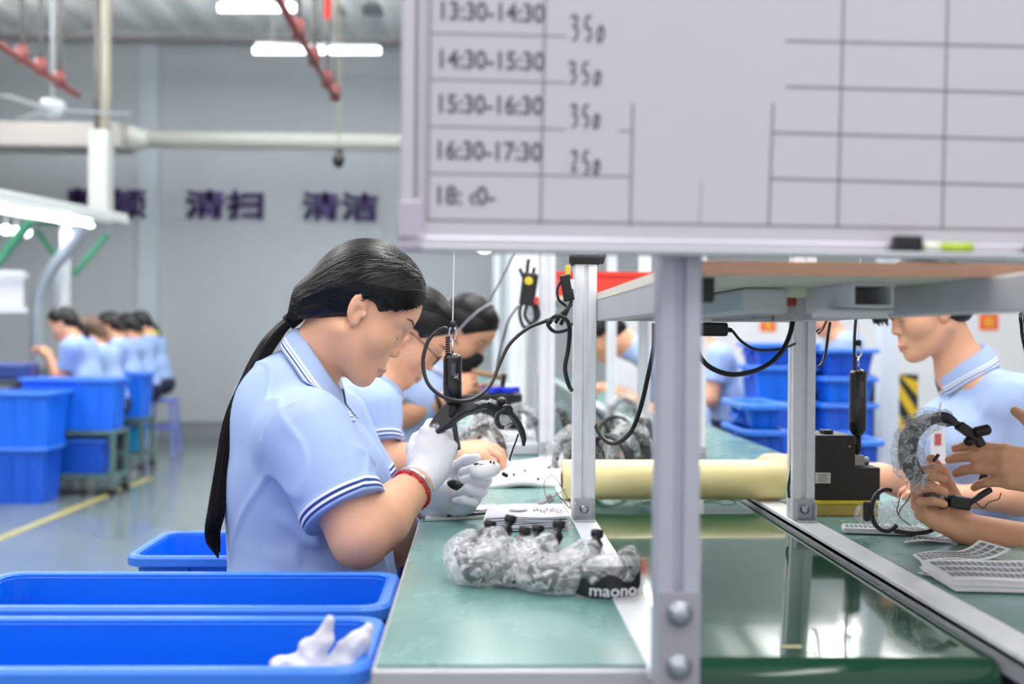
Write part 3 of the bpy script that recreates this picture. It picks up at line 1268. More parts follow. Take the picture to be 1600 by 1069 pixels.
PXL, PXR = .2065, .628
post(.2075, 1.1735, .30, 'thick near aluminium post below the whiteboard with two bolts', 1.40, False, True)
PL = [(PXL, 2.18, 'slotted post with black strap beside the yellow roll, nearer the seated woman'),
      (PXL, 3.33, 'pale post behind the hanging coiled cable, on the near bench edge'),
      (PXL, 4.30, 'blurred pale post far down the near bench edge, beyond the masked worker'),
      (PXL, 5.35, 'farther blurred post on the near bench edge'),
      (PXL, 6.4, 'farthest blurred post on the near bench edge'),
      (PXR, 2.18, 'slotted post left of the black device on the far bench'),
      (PXR, 3.22, 'pale post just right of the thick near post, behind the yellow roll'),
      (PXR, 4.25, 'blurred post seen directly left of the thick near post'),
      (PXR, 5.3, 'blurred post right beside the slotted post with the strap'),
      (PXR, 6.35, 'farthest blurred post along the far bench edge')]
for x, y, lab in PL:
    post(x, y, TZ + .0015, lab)

# strap, cream shelf and its frame
SB, ST = 1.161, 1.200                        # frame height
FY0, FY1 = 1.215, 2.155
t = thing('overhead_shelf', 'aluminium-framed shelf board over the belt behind the whiteboard', 'shelf', ((PXL + PXR) / 2, 1.7, SB))
BL, BR = PXL + .0425, PXR - .0425            # the beams bolt to the inner faces of the posts
for x in (BL, BR):
    MB().span((x - .0205, 1.42 if x == BL else 1.02, SB), (x + .0205, FY1 + .045, ST)).build('side_beam', ALU_SHELF, t, bev=.0015)
MB().span((BL + .021, FY1, SB), (BR - .021, FY1 + .04, ST)).build('cross_beam', ALU_SHELF, t, bev=.0015)
MB().span((BL - .02, 1.245, ST), (PXR + .40, FY1 + .045, ST + .014)).build('board', mat('board_cream', (222, 216, 200), rough=.6), t)
MB().span((BL - .021, 1.238, ST - .001), (PXR + .40, 1.245, ST + .0145)).build('front_edge', mat('board_edge_brown', (196, 152, 122), rough=.6, noise=.08, nscale=25, stretch=(1, 4, 30)), t)
MB().span((BL - .0215, 1.245, ST), (BL - .0205, FY1, ST + .012)).build('edge_tape', mat('tape_cream', (226, 222, 205), rough=.6), t)
# cable duct and power strip under the shelf
d0 = P(1371, 436, 1.40)
t = thing('cable_duct', 'white square cable duct with an open end under the shelf', 'cable duct', (d0[0], 1.4, ST - .034))
W_, H_, T_ = .052, .030, .003
mb = MB()
for a, b in (((-W_ / 2, -H_ / 2), (W_ / 2, -H_ / 2 + T_)), ((-W_ / 2, H_ / 2 - T_), (W_ / 2, H_ / 2)), ((-W_ / 2, -H_ / 2 + T_), (-W_ / 2 + T_, H_ / 2 - T_)), ((W_ / 2 - T_, -H_ / 2 + T_), (W_ / 2, H_ / 2 - T_))):
    mb.span((d0[0] + a[0], 1.40, ST - .0155 + a[1]), (d0[0] + b[0], 1.60, ST - .0155 + b[1]))
mb.build('duct_body', WHITEP, t, bev=.0008)
mb = MB().span((d0[0] - .055, 1.47, SB - .004), (d0[0] + .045, 1.475, ST - .033)).span((d0[0] - .055, 1.45, ST - .036), (d0[0] + .045, 1.50, ST - .033))
mb.build('bracket', WHITEP, t, bev=.001)
s0 = P(1212, 462, 1.55)
t = thing('power_strip', 'pale power strip fixed under the shelf left of the cable duct', 'power strip', (s0[0], 1.55, ST - .04))
MB().box((s0[0] - .01, 1.72, ST - .019), (.062, .34, .036)).build('housing', mat('strip_white', (206, 208, 210), rough=.5), t, bev=.006)
for k in range(4):
    MB().box((s0[0] - .01, 1.60 + k * .075, ST - .0415), (.030, .034, .003)).build('socket', mat('socket_grey', (150, 152, 156), rough=.5), t, bev=.001)
MB().box((s0[0] + .026, 1.56, ST - .02), (.014, .018, .012)).build('switch', mat('switch_red', (150, 40, 36), rough=.4), t, bev=.002)
s1 = P(1160, 478, 1.75)
tag(MB().box((s1[0] - .02, 1.95, SB - .001), (.09, .05, .006)).box((s1[0] - .062, 1.95, SB + .016), (.006, .05, .034)).box((s1[0] + .022, 1.95, SB + .016), (.006, .05, .034)).build('mounting_clip', WHITEP, bev=.001),
    'white U-shaped clip under the shelf beside the near post', 'clip')
a0_ = P(1102, 446, 1.33)
tag(MB().box((a0_[0], 1.33, a0_[2]), (.020, .03, .040)).build('black_adapter', BLACK, bev=.003), 'small black block clamped to the near post under the board', 'adapter')
a1_ = P(1109, 515, 2.05)
t = thing('power_adapter', 'black power brick hanging under the shelf right of the near post', 'adapter', a1_)
MB().box(a1_ + (0, 0, 0), (.048, .09, .024)).build('brick', BLACK, t, bev=.004)
MB().cyl(a1_ + (.022, 0, 0), a1_ + (.040, 0, -.001), .004, 10).build('strain_relief', BLACKM, t, smooth=True)
MB().box(a1_ + (-.005, 0, (SB - a1_[2] - .0) / 2 + .006), (.004, .03, SB - a1_[2] - .012)).build('hanger', BLACK, t)

# second shelf further along with a red bin on it
t = thing('overhead_shelf', 'blurred farther shelf over the belt carrying the red bin', 'shelf', ((PXL + PXR) / 2, 3.8, 1.24))
for x in (PXL, PXR):
    MB().span((x - .018, 3.36, 1.212), (x + .018, 4.26, 1.238)).build('side_beam', ALU_FLAT, t)
MB().span((PXL - .02, 3.36, 1.238), (PXR + .02, 4.26, 1.25)).build('board', mat('board_cream', (222, 216, 200)), t)
rb0, rb1 = P(868, 470, 3.5), P(1012, 428, 3.5)
t = thing('red_bin', 'bright red bin standing on the farther shelf over the belt', 'bin', ((rb0[0] + rb1[0]) / 2, 3.6, 1.25))
mb = MB()
z0, z1 = 1.25, rb1[2]
for a, b in (((rb0[0], 3.40), (rb1[0], 3.405)), ((rb0[0], 3.70), (rb1[0], 3.705)), ((rb0[0], 3.405), (rb0[0] + .005, 3.70)), ((rb1[0] - .005, 3.405), (rb1[0], 3.70))):
    mb.span((a[0], a[1], z0), (b[0], b[1], z1))
mb.span((rb0[0], 3.405, z0), (rb1[0], 3.70, z0 + .005))
REDB = mat('bin_red', (236, 62, 44), rough=.4)
mb.build('body', REDB, t)
mb = MB()
for a, b in (((rb0[0] - .008, 3.392), (rb1[0] + .008, 3.40)), ((rb0[0] - .008, 3.705), (rb1[0] + .008, 3.713)), ((rb0[0] - .008, 3.40), (rb0[0], 3.705)), ((rb1[0], 3.40), (rb1[0] + .008, 3.705))):
    mb.span((a[0], a[1], z1 - .012), (b[0], b[1], z1))
mb.build('rim', REDB, t)

# whiteboard
BA = P(625, 389, 1.108)
_a = math.radians(3.0)
BU = np.array([math.cos(_a), math.sin(_a), 0])
BN = np.array([math.sin(_a), -math.cos(_a), 0])
BV = np.array([0, 0, 1.0])
RB = np.array([BU, BV, BN]).T


def bd(px, py):
    """Board coordinates (along, up) of a photo position."""
    r = ray(px, py)
    k = ((BA - CAM) @ BN) / (r @ BN)
    q = CAM + r * k - BA
    return q @ BU, q @ BV


def bw(s, z, n=0.0):
    return BA + BU * s + BV * z + BN * n


BWID, BHGT = .90, .62
t = thing('whiteboard', 'large framed whiteboard with a printed hourly table and handwritten counts', 'whiteboard', BA)
WB = mat('board_white', (190, 187, 198), rough=.22, noise=.012, nscale=9, spec=.5)
MB().box(bw(BWID / 2, BHGT / 2, -.010), (BWID - .01, .012, BHGT - .01), np.array([BU, -BN, BV]).T).build('panel', WB, t)
FR = mat('board_frame', (192, 190, 202), rough=.32, metal=.35)


def fbar(s0, z0, s1, z1, th0, th1):
    mb = MB()
    mb.box(bw((s0 + s1) / 2, (z0 + z1) / 2, (th0 + th1) / 2), (abs(s1 - s0), abs(th1 - th0), abs(z1 - z0)), np.array([BU, -BN, BV]).T)
    return mb


fbar(0, 0, BWID, .0135, -.018, .004).build('bottom_rail', FR, t, bev=.003)
fbar(0, BHGT - .0135, BWID, BHGT, -.018, .004).build('top_rail', FR, t, bev=.003)
fbar(BWID - .0135, .0135, BWID, BHGT - .0135, -.018, .004).build('side_rail', FR, t, bev=.003)
m_ = fbar(0, .0135, .0135, BHGT - .0135, -.018, .004)
m_.box(bw(.0185, BHGT / 2, -.001), (.006, .006, BHGT - .027), np.array([BU, -BN, BV]).T)
m_.build('side_rail', FR, t, bev=.003)
c_ = fbar(-.002, -.002, .026, .016, -.019, .0055)
c_.box(bw(.010, .026, -.006), (.024, .023, .045), np.array([BU, -BN, BV]).T)
c_.build('corner_cap', mat('cap_grey', (180, 174, 190), rough=.4), t, bev=.004)
fbar(.02, -.004, BWID - .01, .0035, .004, .020).build('pen_ledge', mat('ledge_grey', (176, 180, 188), rough=.35, metal=.4), t, bev=.002)
INK = mat('print_grey', (138, 134, 146), rough=.6)
INK2 = mat('ink_black', (44, 43, 50), rough=.55)
mb = MB()


def ln_(x0, y0, x1, y1, w=.0027):
    a, b = np.array(bd(x0, y0)), np.array(bd(x1, y1))
    d = _n(b - a)
    n = np.array([-d[1], d[0]]) * w / 2
    q = [a + n, a - n, b - n, b + n]
    mb.add([bw(p[0], p[1], -.0036) for p in q], [(0, 1, 2, 3)])


ln_(673, -20, 668, 345)
ln_(853, -20, 845, 350)
ln_(990, 160, 986, 352)
ln_(1098, 285, 1094, 352, .0009)
ln_(1210, 160, 1203, 354)
ln_(1321, -20, 1311, 356)
ln_(1484, -20, 1475, 358)
for y0, x1, y1 in ((50, 886, 55), (122, 886, 128), (196, 884, 201), (270, 985, 275)):
    ln_(672, y0, x1, y1, .0019)
ln_(968, 203, 988, 204, .0019)
ln_(668, 343, 1640, 359)
for x0, y0, y1 in ((1230, 62, 72), (1230, 134, 145), (1210, 206, 218), (1204, 278, 290)):
    ln_(x0, y0, 1640, y1)
mb.build('printed_grid', INK, t)
TXT = mat('print_dark', (78, 76, 88), rough=.6)
for tx, x0, x1, yb_ in (('13:30-14:30', 683, 845, 28), ('14:30-15:30', 681, 845, 104), ('15:30-16:30', 680, 843, 174), ('16:30-17:30', 678, 841, 247), ('18: ‹0-', 677, 767, 318)):
    s0_, z0_ = bd(x0, yb_)
    s1_, _z = bd(x1, yb_)
    v, f = text_mesh(tx, .0255, RB, bw(s0_, z0_, -.0036), 'printed_time', TXT, None, .00012, 0, s1_ - s0_, bold=.0005)
    MB().add(v, f).build('printed_time', TXT, t)
# handwritten counts
G3 = [(0, .9), (.35, 1.0), (.55, .8), (.25, .55), (.55, .45), (.5, .1), (.1, -.05)]
G5 = [(.75, 1.0), (.35, .95), (.25, .55), (.6, .5), (.65, .1), (.25, 0)]
G2 = [(0, .85), (.3, 1.0), (.5, .75), (.1, .1), (.55, .1)]
G0 = [(.5, .62), (.25, .3), (.3, .0), (.65, .1), (.75, .5), (.5, .62), (.3, .45)]
for (x0, y0, x1, y1), first in (((893, 22, 945, 60), G3), ((890, 95, 940, 128), G3), ((893, 162, 938, 196), G3), ((894, 234, 938, 268), G2)):
    hw = MB()
    for gi_, gl in enumerate((first, G5, G0)):
        pts = []
        for gx, gy in gl:
            fx = x0 + (gi_ * .36 + gx * .34) * (x1 - x0)
            fy = y1 - (gy - gi_ * .04) * (y1 - y0)
            s_, z_ = bd(fx, fy)
            pts.append((s_, z_))
        c_ = bez([(a, b, 0) for a, b in pts], 30)
        w3 = np.array([bw(a, b, -.0036) for a, b, _ in c_])
        hw.tube(w3, .0011, 5, True)
    hw.build('handwritten_count', INK2, t)
# pens on the ledge
e0 = bd(1388, 384)
e1 = bd(1430, 384)
tag(MB().box(bw((e0[0] + e1[0]) / 2, .0115, .012), (e1[0] - e0[0], .014, .0155), np.array([BU, -BN, BV]).T).build('board_eraser', BLACK, bev=.002), 'small black eraser block on the whiteboard ledge', 'eraser')
e0, e1 = bd(1442, 380), bd(1510, 380)
t = thing('marker_pen', 'lime green marker lying on the whiteboard ledge', 'marker', bw(e0[0], .0035, .012))
LIME = mat('marker_lime', (178, 204, 60), rough=.4)
MB().cyl(bw(e0[0] + .012, .0085, .011), bw(e1[0], .0085, .011), .005, 14).build('barrel', LIME, t, smooth=True)
MB().cyl(bw(e0[0] - .006, .0085, .011), bw(e0[0] + .012, .0085, .011), .0056, 14).build('cap', mat('marker_cap', (226, 232, 214), rough=.4), t, smooth=True)
e0 = bd(1596, 382)
tag(MB().cyl(bw(e0[0], .0085, .011), bw(e0[0] + .09, .0085, .011), .005, 14).build('marker_pen', mat('marker_dark', (40, 40, 52), rough=.4), smooth=True), 'dark marker at the right end of the whiteboard ledge', 'marker')

# rail over the line that carries lamps and tool balancers
t = thing('overhead_rail', 'aluminium rails over the line, above the frame of the photograph', 'rail', (0, 3, POST_TOP))
MB().span((-.06, .9, POST_TOP), (-.02, 9.5, POST_TOP + .04)).build('tool_rail', ALU, t)
MB().span((.185, .9, POST_TOP), (.228, 9.5, POST_TOP + .04)).build('post_rail', ALU, t)
MB().span((.607, .9, POST_TOP), (.650, 9.5, POST_TOP + .04)).build('post_rail', ALU, t)
MB().span((.93, .9, POST_TOP), (.97, 9.5, POST_TOP + .04)).build('tool_rail', ALU, t)
for y in (2.18, 3.33, 4.3, 5.35, 6.4):
    MB().span((-.06, y - .02, POST_TOP + .04), (.97, y + .02, POST_TOP + .08)).build('cross_rail', ALU, t)
# ------------------------------------------------------------------ crates
CRATE = mat('crate_blue', (4, 108, 228), rough=.33, noise=.03, nscale=5, bump=.03, bscale=30, spec=.5)
CRATE_RIM = mat('crate_rim_blue', (52, 124, 234), rough=.36, spec=.6)


def rrect(x0, x1, y0, y1, r, z, n=5):
    out = []
    for cx, cy, a0 in ((x1 - r, y1 - r, 0), (x0 + r, y1 - r, 90), (x0 + r, y0 + r, 180), (x1 - r, y0 + r, 270)):
        for k in range(n):
            a = math.radians(a0 + 90 * k / (n - 1))
            out.append((cx + math.cos(a) * r, cy + math.sin(a) * r, z))
    return np.array(out)


def crate(x0, x1, y0, y1, z1, hgt, label, group, rim=.016, ribs=5, m=None, mr=None, name='plastic_crate'):
    """Open moulded crate: outer rim box x0..x1, y0..y1, rim top at z1."""
    m, mr = m or CRATE, mr or CRATE_RIM
    z0 = z1 - hgt
    t = thing(name, label, 'crate', ((x0 + x1) / 2, (y0 + y1) / 2, z0), group)
    e = rim
    tp = .022                                    # taper towards the floor
    mb = MB()
    rows = [rrect(x0 + e + tp, x1 - e - tp, y0 + e + tp, y1 - e - tp, .025, z0),
            rrect(x0 + e, x1 - e, y0 + e, y1 - e, .03, z1 - .002),
            rrect(x0 + e + .004, x1 - e - .004, y0 + e + .004, y1 - e - .004, .028, z1 - .002),
            rrect(x0 + e + tp + .004, x1 - e - tp - .004, y0 + e + tp + .004, y1 - e - tp - .004, .024, z0 + .006)]
    base = mb.n
    loft(mb, rows, [0, 0, 0])
    n = len(rows[0])
    mb.f.append(tuple(base + 3 * n + j for j in range(n)))
    mb.m.append(0)
    mb.f.append(tuple(base + n - 1 - j for j in range(n)))
    mb.m.append(0)
    k = max(3, int((x1 - x0) / .11))
    for i in range(1, k):
        x = x0 + e + (x1 - x0 - 2 * e) * i / k
        for y, s in ((y0 + e, -1), (y1 - e, 1)):
            mb.bar((x, y + s * .001 - s * tp, z0 + .01), (x, y + s * .001, z1 - .02), .008, .012, (0, 1, 0))
    k = max(2, int((y1 - y0) / .11))
    for i in range(1, k):
        y = y0 + e + (y1 - y0 - 2 * e) * i / k
        for x, s in ((x0 + e, -1), (x1 - e, 1)):
            mb.bar((x + s * .001 - s * tp, y, z0 + .01), (x + s * .001, y, z1 - .02), .008, .012, (1, 0, 0))
    mb.build('body', m, t)
    mb = MB()
    loft(mb, [rrect(x0 + e, x1 - e, y0 + e, y1 - e, .03, z1 - .006), rrect(x0 + .003, x1 - .003, y0 + .003, y1 - .003, .036, z1 - .022),
              rrect(x0, x1, y0, y1, .038, z1 - .020), rrect(x0, x1, y0, y1, .038, z1 - .005), rrect(x0 + .004, x1 - .004, y0 + .004, y1 - .004, .036, z1),
              rrect(x0 + e - .001, x1 - e + .001, y0 + e - .001, y1 - e + .001, .03, z1), rrect(x0 + e + .005, x1 - e - .005, y0 + e + .005, y1 - e - .005, .027, z1 - .007)], [0] * 6)
    mb.build('rim', mr, t, smooth=False)
    for s, x in ((-1, x0), (1, x1)):
        MB().box((x - s * .012, (y0 + y1) / 2, z1 - .055), (.014, min(.16, (y1 - y0) * .5), .018)).build('handle', m, t, bev=.003)
    return t


def stack_under(x0, x1, y0, y1, z1, hgt, n, label, group):
    for i in range(n):
        crate(x0 + .004, x1 - .004, y0 + .004, y1 - .004, z1 - hgt * i, hgt, label[i] if isinstance(label, list) else label, group)


K = 1.1
zr = CAMZ - .345 * K                                  # rim height of the two front crates
c0 = PZ(578, 1046, zr); c1 = PZ(606, 963, zr)
FG = 'blue crates beside the bench'
ch = zr / 2 - .001
xr = (c0[0] + c1[0]) / 2
crate(xr - .70, xr, c0[1] - .002, c1[1] + .004, zr, ch, 'nearest blue crate, with crumpled white gloves at its right end', FG)
crate(xr - .69, xr - .01, c0[1] + .004, c1[1] - .002, ch + .0, ch, 'blue crate carrying the nearest crate, mostly below the picture', FG)
d0_, d1_ = PZ(610, 951, zr), PZ(626, 893, zr)
xl = PZ(-6, 897, zr)[0]
crate(xl, d0_[0] * .5 + d1_[0] * .5, d0_[1] + .004, d1_[1], zr, ch, 'empty blue crate just behind the nearest one, before the seated woman', FG)
crate(xl + .01, d1_[0] - .015, d0_[1] + .01, d1_[1] - .006, ch, ch, 'blue crate under the empty crate before the seated woman', FG)
z3 = .674
e0, e1 = PZ(182, 876, z3), PZ(216, 834, z3)
x3 = PZ(646, 842, z3)[0]
e0[1] += .04
e1[1] += .04
crate(e0[0], x3, e0[1], e1[1], z3, .22, 'smaller blue crate behind the seated woman, its left end showing beside her', FG)
t = thing('crate_stand', 'low grey stand under the smaller crate behind the seated woman', 'stand', ((e0[0] + x3) / 2, (e0[1] + e1[1]) / 2, 0))
MB().span((e0[0] + .05, e0[1] + .03, z3 - .245), (x3 - .05, e1[1] - .03, z3 - .2205)).build('stand_top', STEEL, t, bev=.003)
for x in (e0[0] + .08, x3 - .08):
    for y in (e0[1] + .06, e1[1] - .06):
        MB().span((x - .015, y - .015, 0), (x + .015, y + .015, z3 - .245)).build('leg', STEEL, t)

# gloves thrown into the nearest crate
gz = zr - ch + .008
gd = 1.345
for i, (lab, base, spikes) in enumerate((('limp white glove with one finger sticking up in the nearest crate', (482, 1046), [((470, 1040), (505, 1002), .016, .010), ((505, 1002), (517, 968), .010, .0055), ((450, 1046), (438, 1040), .02, .012), ((490, 1030), (476, 1008), .013, .007)]),
                                         ('second crumpled white glove, leaning at the right end of the nearest crate', (545, 1046), [((540, 1035), (562, 1004), .014, .011), ((562, 1004), (577, 984), .011, .007), ((540, 1030), (552, 1000), .012, .007), ((528, 1036), (534, 1012), .012, .008)]))):
    d_ = gd + .012 * i
    b0 = P(base[0], base[1], d_)
    fl_ = np.array([b0[0], b0[1], gz])
    ops = [('u', Caps(fl_ + (0, 0, .03), b0 + (0, 0, -.03), .030, .024), 0), ('u', Ell(b0 + (0, 0, -.004), (.034, .028, .020)), .03)]
    for a, b, r0, r1 in spikes:
        ops.append(('u', Caps(P(a[0], a[1], d_), P(b[0], b[1], d_ - .004), r0, r1), .010))
    ops.append(('d', lambda p: .0032 * (np.abs(wob(p, 95, 2.0)) - .3) + .0016 * wob(p, 210, 5.0), 0))
    ops.append(('i', Half(fl_ + (0, 0, .001), (0, 0, -1)), 0))
    tag(iso_obj('white_glove', ops, .002, GLOVE, None, 1), lab, 'glove', 'gloves in the nearest crate')

# ------------------------------------------------------------------ yellow roll
ROLL = mat('roll_cream', (250, 233, 172), rough=.32, noise=.02, nscale=8, spec=.5)
ry = 1778 * .35 / 257
RR = .0425
ra, rb = P(879, 749, ry), P(1232, 750, ry)
zc = TZ + .0025 + RR
t = thing('film_roll', 'thick cream-yellow roll lying across the belt between the benches', 'roll', ((ra[0] + rb[0]) / 2, ry, TZ))
A_, B_ = np.array([ra[0], ry, zc]), np.array([rb[0], ry + .012, zc])
MB().lathe([(.018, 0), (RR - .002, 0), (RR, .002), (RR, np.linalg.norm(B_ - A_) - .002), (RR - .002, np.linalg.norm(B_ - A_)), (.018, np.linalg.norm(B_ - A_))], A_, B_ - A_, 40, caps=False).build('wound_film', ROLL, t, smooth=True)
MB().lathe([(.016, -.002), (.0185, -.002), (.0185, .48), (.016, .48)], A_, B_ - A_, 24, caps=False).build('core', mat('card_brown', (176, 150, 112), rough=.8), t, smooth=True)
for a, b, lab in (((1003, 785), (1062, 783), 'thin black wire under the roll, left of the near post'), ((1100, 783), (1150, 782), 'thin black wire under the roll, right of the near post')):
    pa, pb = PZ(a[0], a[1] + 3, BZ), PZ(b[0], b[1] + 3, BZ)
    w = bez([pa + (0, 0, .003), (pa * .6 + pb * .4) + (0, .01, .004), (pa * .3 + pb * .7) + (0, -.01, .009), pb + (0, 0, .003)], 24)
    tag(MB().tube(w, .0018, 6).build('wire_offcut', BLACKM, smooth=True), lab, 'wire', 'wires under the roll')

# ------------------------------------------------------------------ cables, screwdrivers
CABLE = mat('cable_black', (26, 26, 28), rough=.42)


def cable(pts, r, name, label, m=None, n=60, parent=None, cat='cable'):
    w = bez([P(*q) for q in pts], n)
    o = MB().tube(w, r, 8).build(name, m or CABLE, parent, smooth=True)
    return tag(o, label, cat) if parent is None else o


def screwdriver(top, bottom, r, tip, label, wire_top, hook=True):
    top, bottom, tip = map(np.array, (top, bottom, tip))
    ax = _n(bottom - top)
    L = np.linalg.norm(bottom - top)
    t = thing('electric_screwdriver', label, 'screwdriver', tip)
    GL = mat('driver_black', (20, 20, 23), rough=.22, spec=.6)
    MB().lathe([(r * .55, -.004), (r * .92, 0), (r, .006), (r, L * .55), (r * 1.03, L * .58), (r * 1.0, L * .95), (r * .8, L), (r * .5, L * 1.06)], top, ax, 28).build('body', GL, t, smooth=True)
    MB().lathe([(r * .42, L * 1.04), (r * .42, L * 1.28), (r * .3, L * 1.34)], top, ax, 18).build('clutch', BLACKM, t, smooth=True)
    MB().cyl(top + ax * L * 1.30, tip, .0050, 14).build('bit', mat('bit_steel', (90, 92, 98), rough=.3, metal=.9), t, smooth=True)
    MB().box(top + np.array([r * .1, -r * 1.0, -L * .30]), (r * .5, .003, L * .26)).build('lever', mat('driver_grey', (70, 72, 78), rough=.35), t, bev=.001)
    h = top + np.array([.0, 0, 0])
    hk = mat('hook_steel', (210, 212, 216), rough=.2, metal=1)
    lp = np.array([h + np.array([math.sin(a) * .0065, 0, .040 - math.cos(a) * .013]) for a in np.linspace(0, 2 * math.pi, 25)])
    q = MB().tube(lp, .0019, 8, False)
    q.tube([h + (0, 0, -.002), h + (0, 0, .028)], .0019, 8)
    q.build('hook', hk, t, smooth=True)
    MB().lathe([(.0035, 0), (.0055, .002), (.0055, .010), (.003, .013)], h + (0, 0, .051), (0, 0, 1), 14).build('wire_clamp', BLACK, t, smooth=True)
    MB().cyl(h + (0, 0, .060), wire_top, .0011, 6).build('hanging_wire', mat('wire_white', (226, 228, 232), rough=.4), t)
    return t


dd = 2.075
tp, bt = P(707, 556, dd), P(707, 628, dd)
sd = screwdriver(tp, bt, .0168, P(716, 702, dd + .02), 'black electric screwdriver hanging beside the seated woman, marked with small white signs', P(711, 300, dd))
sd_t = tp
# white marking on the body
RS = np.array([(1, 0, 0), (0, 0, 1), (0, -1, 0)], float).T
v, f = text_mesh('S(', .011, RS, tp + np.array([.003, -.0171, -.040]), 'marking', WHITEP, sd, .0003)
a_ = math.radians(0)
MB().add(v, f).build('marking', WHITEP, sd)
# coiled strain relief and its cable
mb = MB()
for k in range(9):
    mb.lathe([(.0034, 0), (.0047, .001), (.0047, .0026), (.0034, .0036)], tp + np.array([-.0085, 0, -.002 + k * .0042]), (-.12, 0, 1), 12)
mb.build('strain_relief', BLACKM, sd, smooth=True)
cp = [(699, 520, dd), (696, 513, dd), (684, 517, dd), (669, 533, dd - .01), (661, 565, dd - .02), (668, 598, dd - .03), (690, 619, dd - .035), (720, 627, dd - .03),
      (745, 621, dd - .01), (767, 600, dd + .02), (781, 568, dd + .04), (797, 537, dd + .05), (825, 513, dd + .06), (852, 502, dd + .07), (872, 494, dd + .06)]
cable(cp, .0036, 'power_cord', '', parent=sd, n=120)

# wiring bundle on the second post
yb = 2.135
bpost = (0, 0, 0)
t = thing('cable_bundle', 'tangle of black cables with plugs strapped to the slotted post', 'cable', P(884, 500, yb))
for pts, r in (([(872, 494, yb), (862, 498, yb - .01), (856, 507, yb - .01), (866, 518, yb), (884, 516, yb), (893, 506, yb + .02)], .0036),
               ([(858, 505, yb), (868, 494, yb - .02), (882, 497, yb - .02), (890, 512, yb - .01), (888, 545, yb), (883, 575, yb), (888, 600, yb), (893, 610, yb + .02)], .0042),
               ([(893, 476, yb), (880, 488, yb - .01), (868, 504, yb)], .0038),
               ([(893, 470, yb + .01), (884, 490, yb), (876, 508, yb)], .0038),
               ([(876, 440, yb - .01), (871, 452, yb - .01), (873, 468, yb - .01), (884, 478, yb)], .0026)):
    MB().tube(bez([P(*q) for q in pts], 50), r, 8).build('cable', CABLE, t, smooth=True)
q0 = P(886, 450, yb - .005)
MB().box(q0, (.020, .018, .050), roty(-.18)).build('plug', BLACK, t, bev=.003)
MB().box(P(887, 424, yb - .005), (.009, .014, .022)).build('yellow_tag', mat('tag_yellow', (222, 190, 60), rough=.5), t, bev=.001)
MB().box(P(893, 444, yb - .012), (.012, .003, .018)).build('white_label', WHITEP, t)
s_ = P(911, 406, 2.18)
mb = MB()
mb.span((PXL - .026, 2.18 - .026, s_[2] - .010), (PXL + .026, 2.18 - .0215, s_[2] + .010)).span((PXL - .026, 2.18 + .0215, s_[2] - .010), (PXL + .026, 2.18 + .026, s_[2] + .010))
mb.span((PXL - .026, 2.1585, s_[2] - .010), (PXL - .0215, 2.2015, s_[2] + .010)).span((PXL + .0215, 2.1585, s_[2] - .010), (PXL + .026, 2.2015, s_[2] + .010))
mb.build('strap', mat('strap_black', (20, 20, 22), rough=.8), t, bev=.001)
MB().box((PXL + .031, 2.16, s_[2] + .002), (.010, .012, .022), roty(.3)).build('strap_buckle', BLACK, t, bev=.002)
MB().box((PXL - .029, 2.155, s_[2]), (.007, .012, .018)).build('strap_end', BLACK, t, bev=.002)
cable([(937, 392, 2.2), (928, 400, 2.2), (920, 412, 2.21)], .003, 'thin_cable', 'short black cable end behind the strapped post under the board')
cable([(1022, 505, 2.02), (1021, 545, 2.02), (1012, 590, 2.03), (1000, 640, 2.05), (985, 676, 2.08), (962, 693, 2.12), (943, 686, 2.15), (930, 664, 2.17), (925, 648, 2.18), (917, 642, 2.205)], .0042, 'hanging_cable', 'black cable sagging from the shelf to the strapped post')
cable([(1085, 530, 1.98), (1091, 552, 1.98), (1108, 573, 1.98), (1140, 585, 1.99), (1175, 581, 2.0), (1205, 566, 2.02), (1224, 545, 2.03), (1235, 520, 2.05), (1239, 500, 2.06)], .0044, 'hanging_cable', 'thick black cable looping under the shelf right of the near post')
cable([(1133, 512, 2.05), (1144, 517, 2.05), (1158, 533, 2.05), (1180, 546, 2.06), (1205, 547, 2.08), (1228, 543, 2.1), (1250, 533, 2.22), (1268, 523, 2.23), (1280, 514, 2.24)], .0026, 'thin_cable', 'thin black lead running from the power brick to the slotted post')
cable([(1297, 503, 2.25), (1294, 522, 2.25), (1291, 545, 2.25), (1286, 565, 2.24), (1279, 574, 2.23)], .003, 'thin_cable', 'black lead curving beside the slotted post on the far bench')
cable([(1292, 500, 2.26), (1285, 514, 2.26), (1279, 521, 2.25)], .0026, 'red_lead', 'short red-black lead behind the top of the slotted post', mat('lead_red', (120, 26, 36), rough=.5))
cable([(1240, 686, 2.2), (1238, 710, 2.2), (1236, 735, 2.2), (1232, 760, 2.2), (1233, 778, 2.2)], .0026, 'thin_cable', 'thin lead hanging down the left side of the far-bench post')

# second screwdriver, over the far bench
d2 = 2.30
tp2, bt2 = P(1341, 580, d2), P(1340, 676, d2)
sd2 = screwdriver(tp2, bt2, .0170, P(1339, 712, d2 + .0), 'black electric screwdriver hanging over the black device on the far bench', P(1345, 380, d2))
mb = MB()
for k in range(7):
    mb.lathe([(.003, 0), (.0045, .001), (.0045, .0026), (.003, .0036)], tp2 + np.array([-.008, 0, -.002 + k * .0042]), (0, 0, 1), 12)
mb.build('strain_relief', BLACKM, sd2, smooth=True)
cable([(1335, 560, d2), (1335, 535, d2), (1336, 515, d2), (1338, 490, d2), (1340, 460, d2)], .0032, 'power_cord', '', parent=sd2)

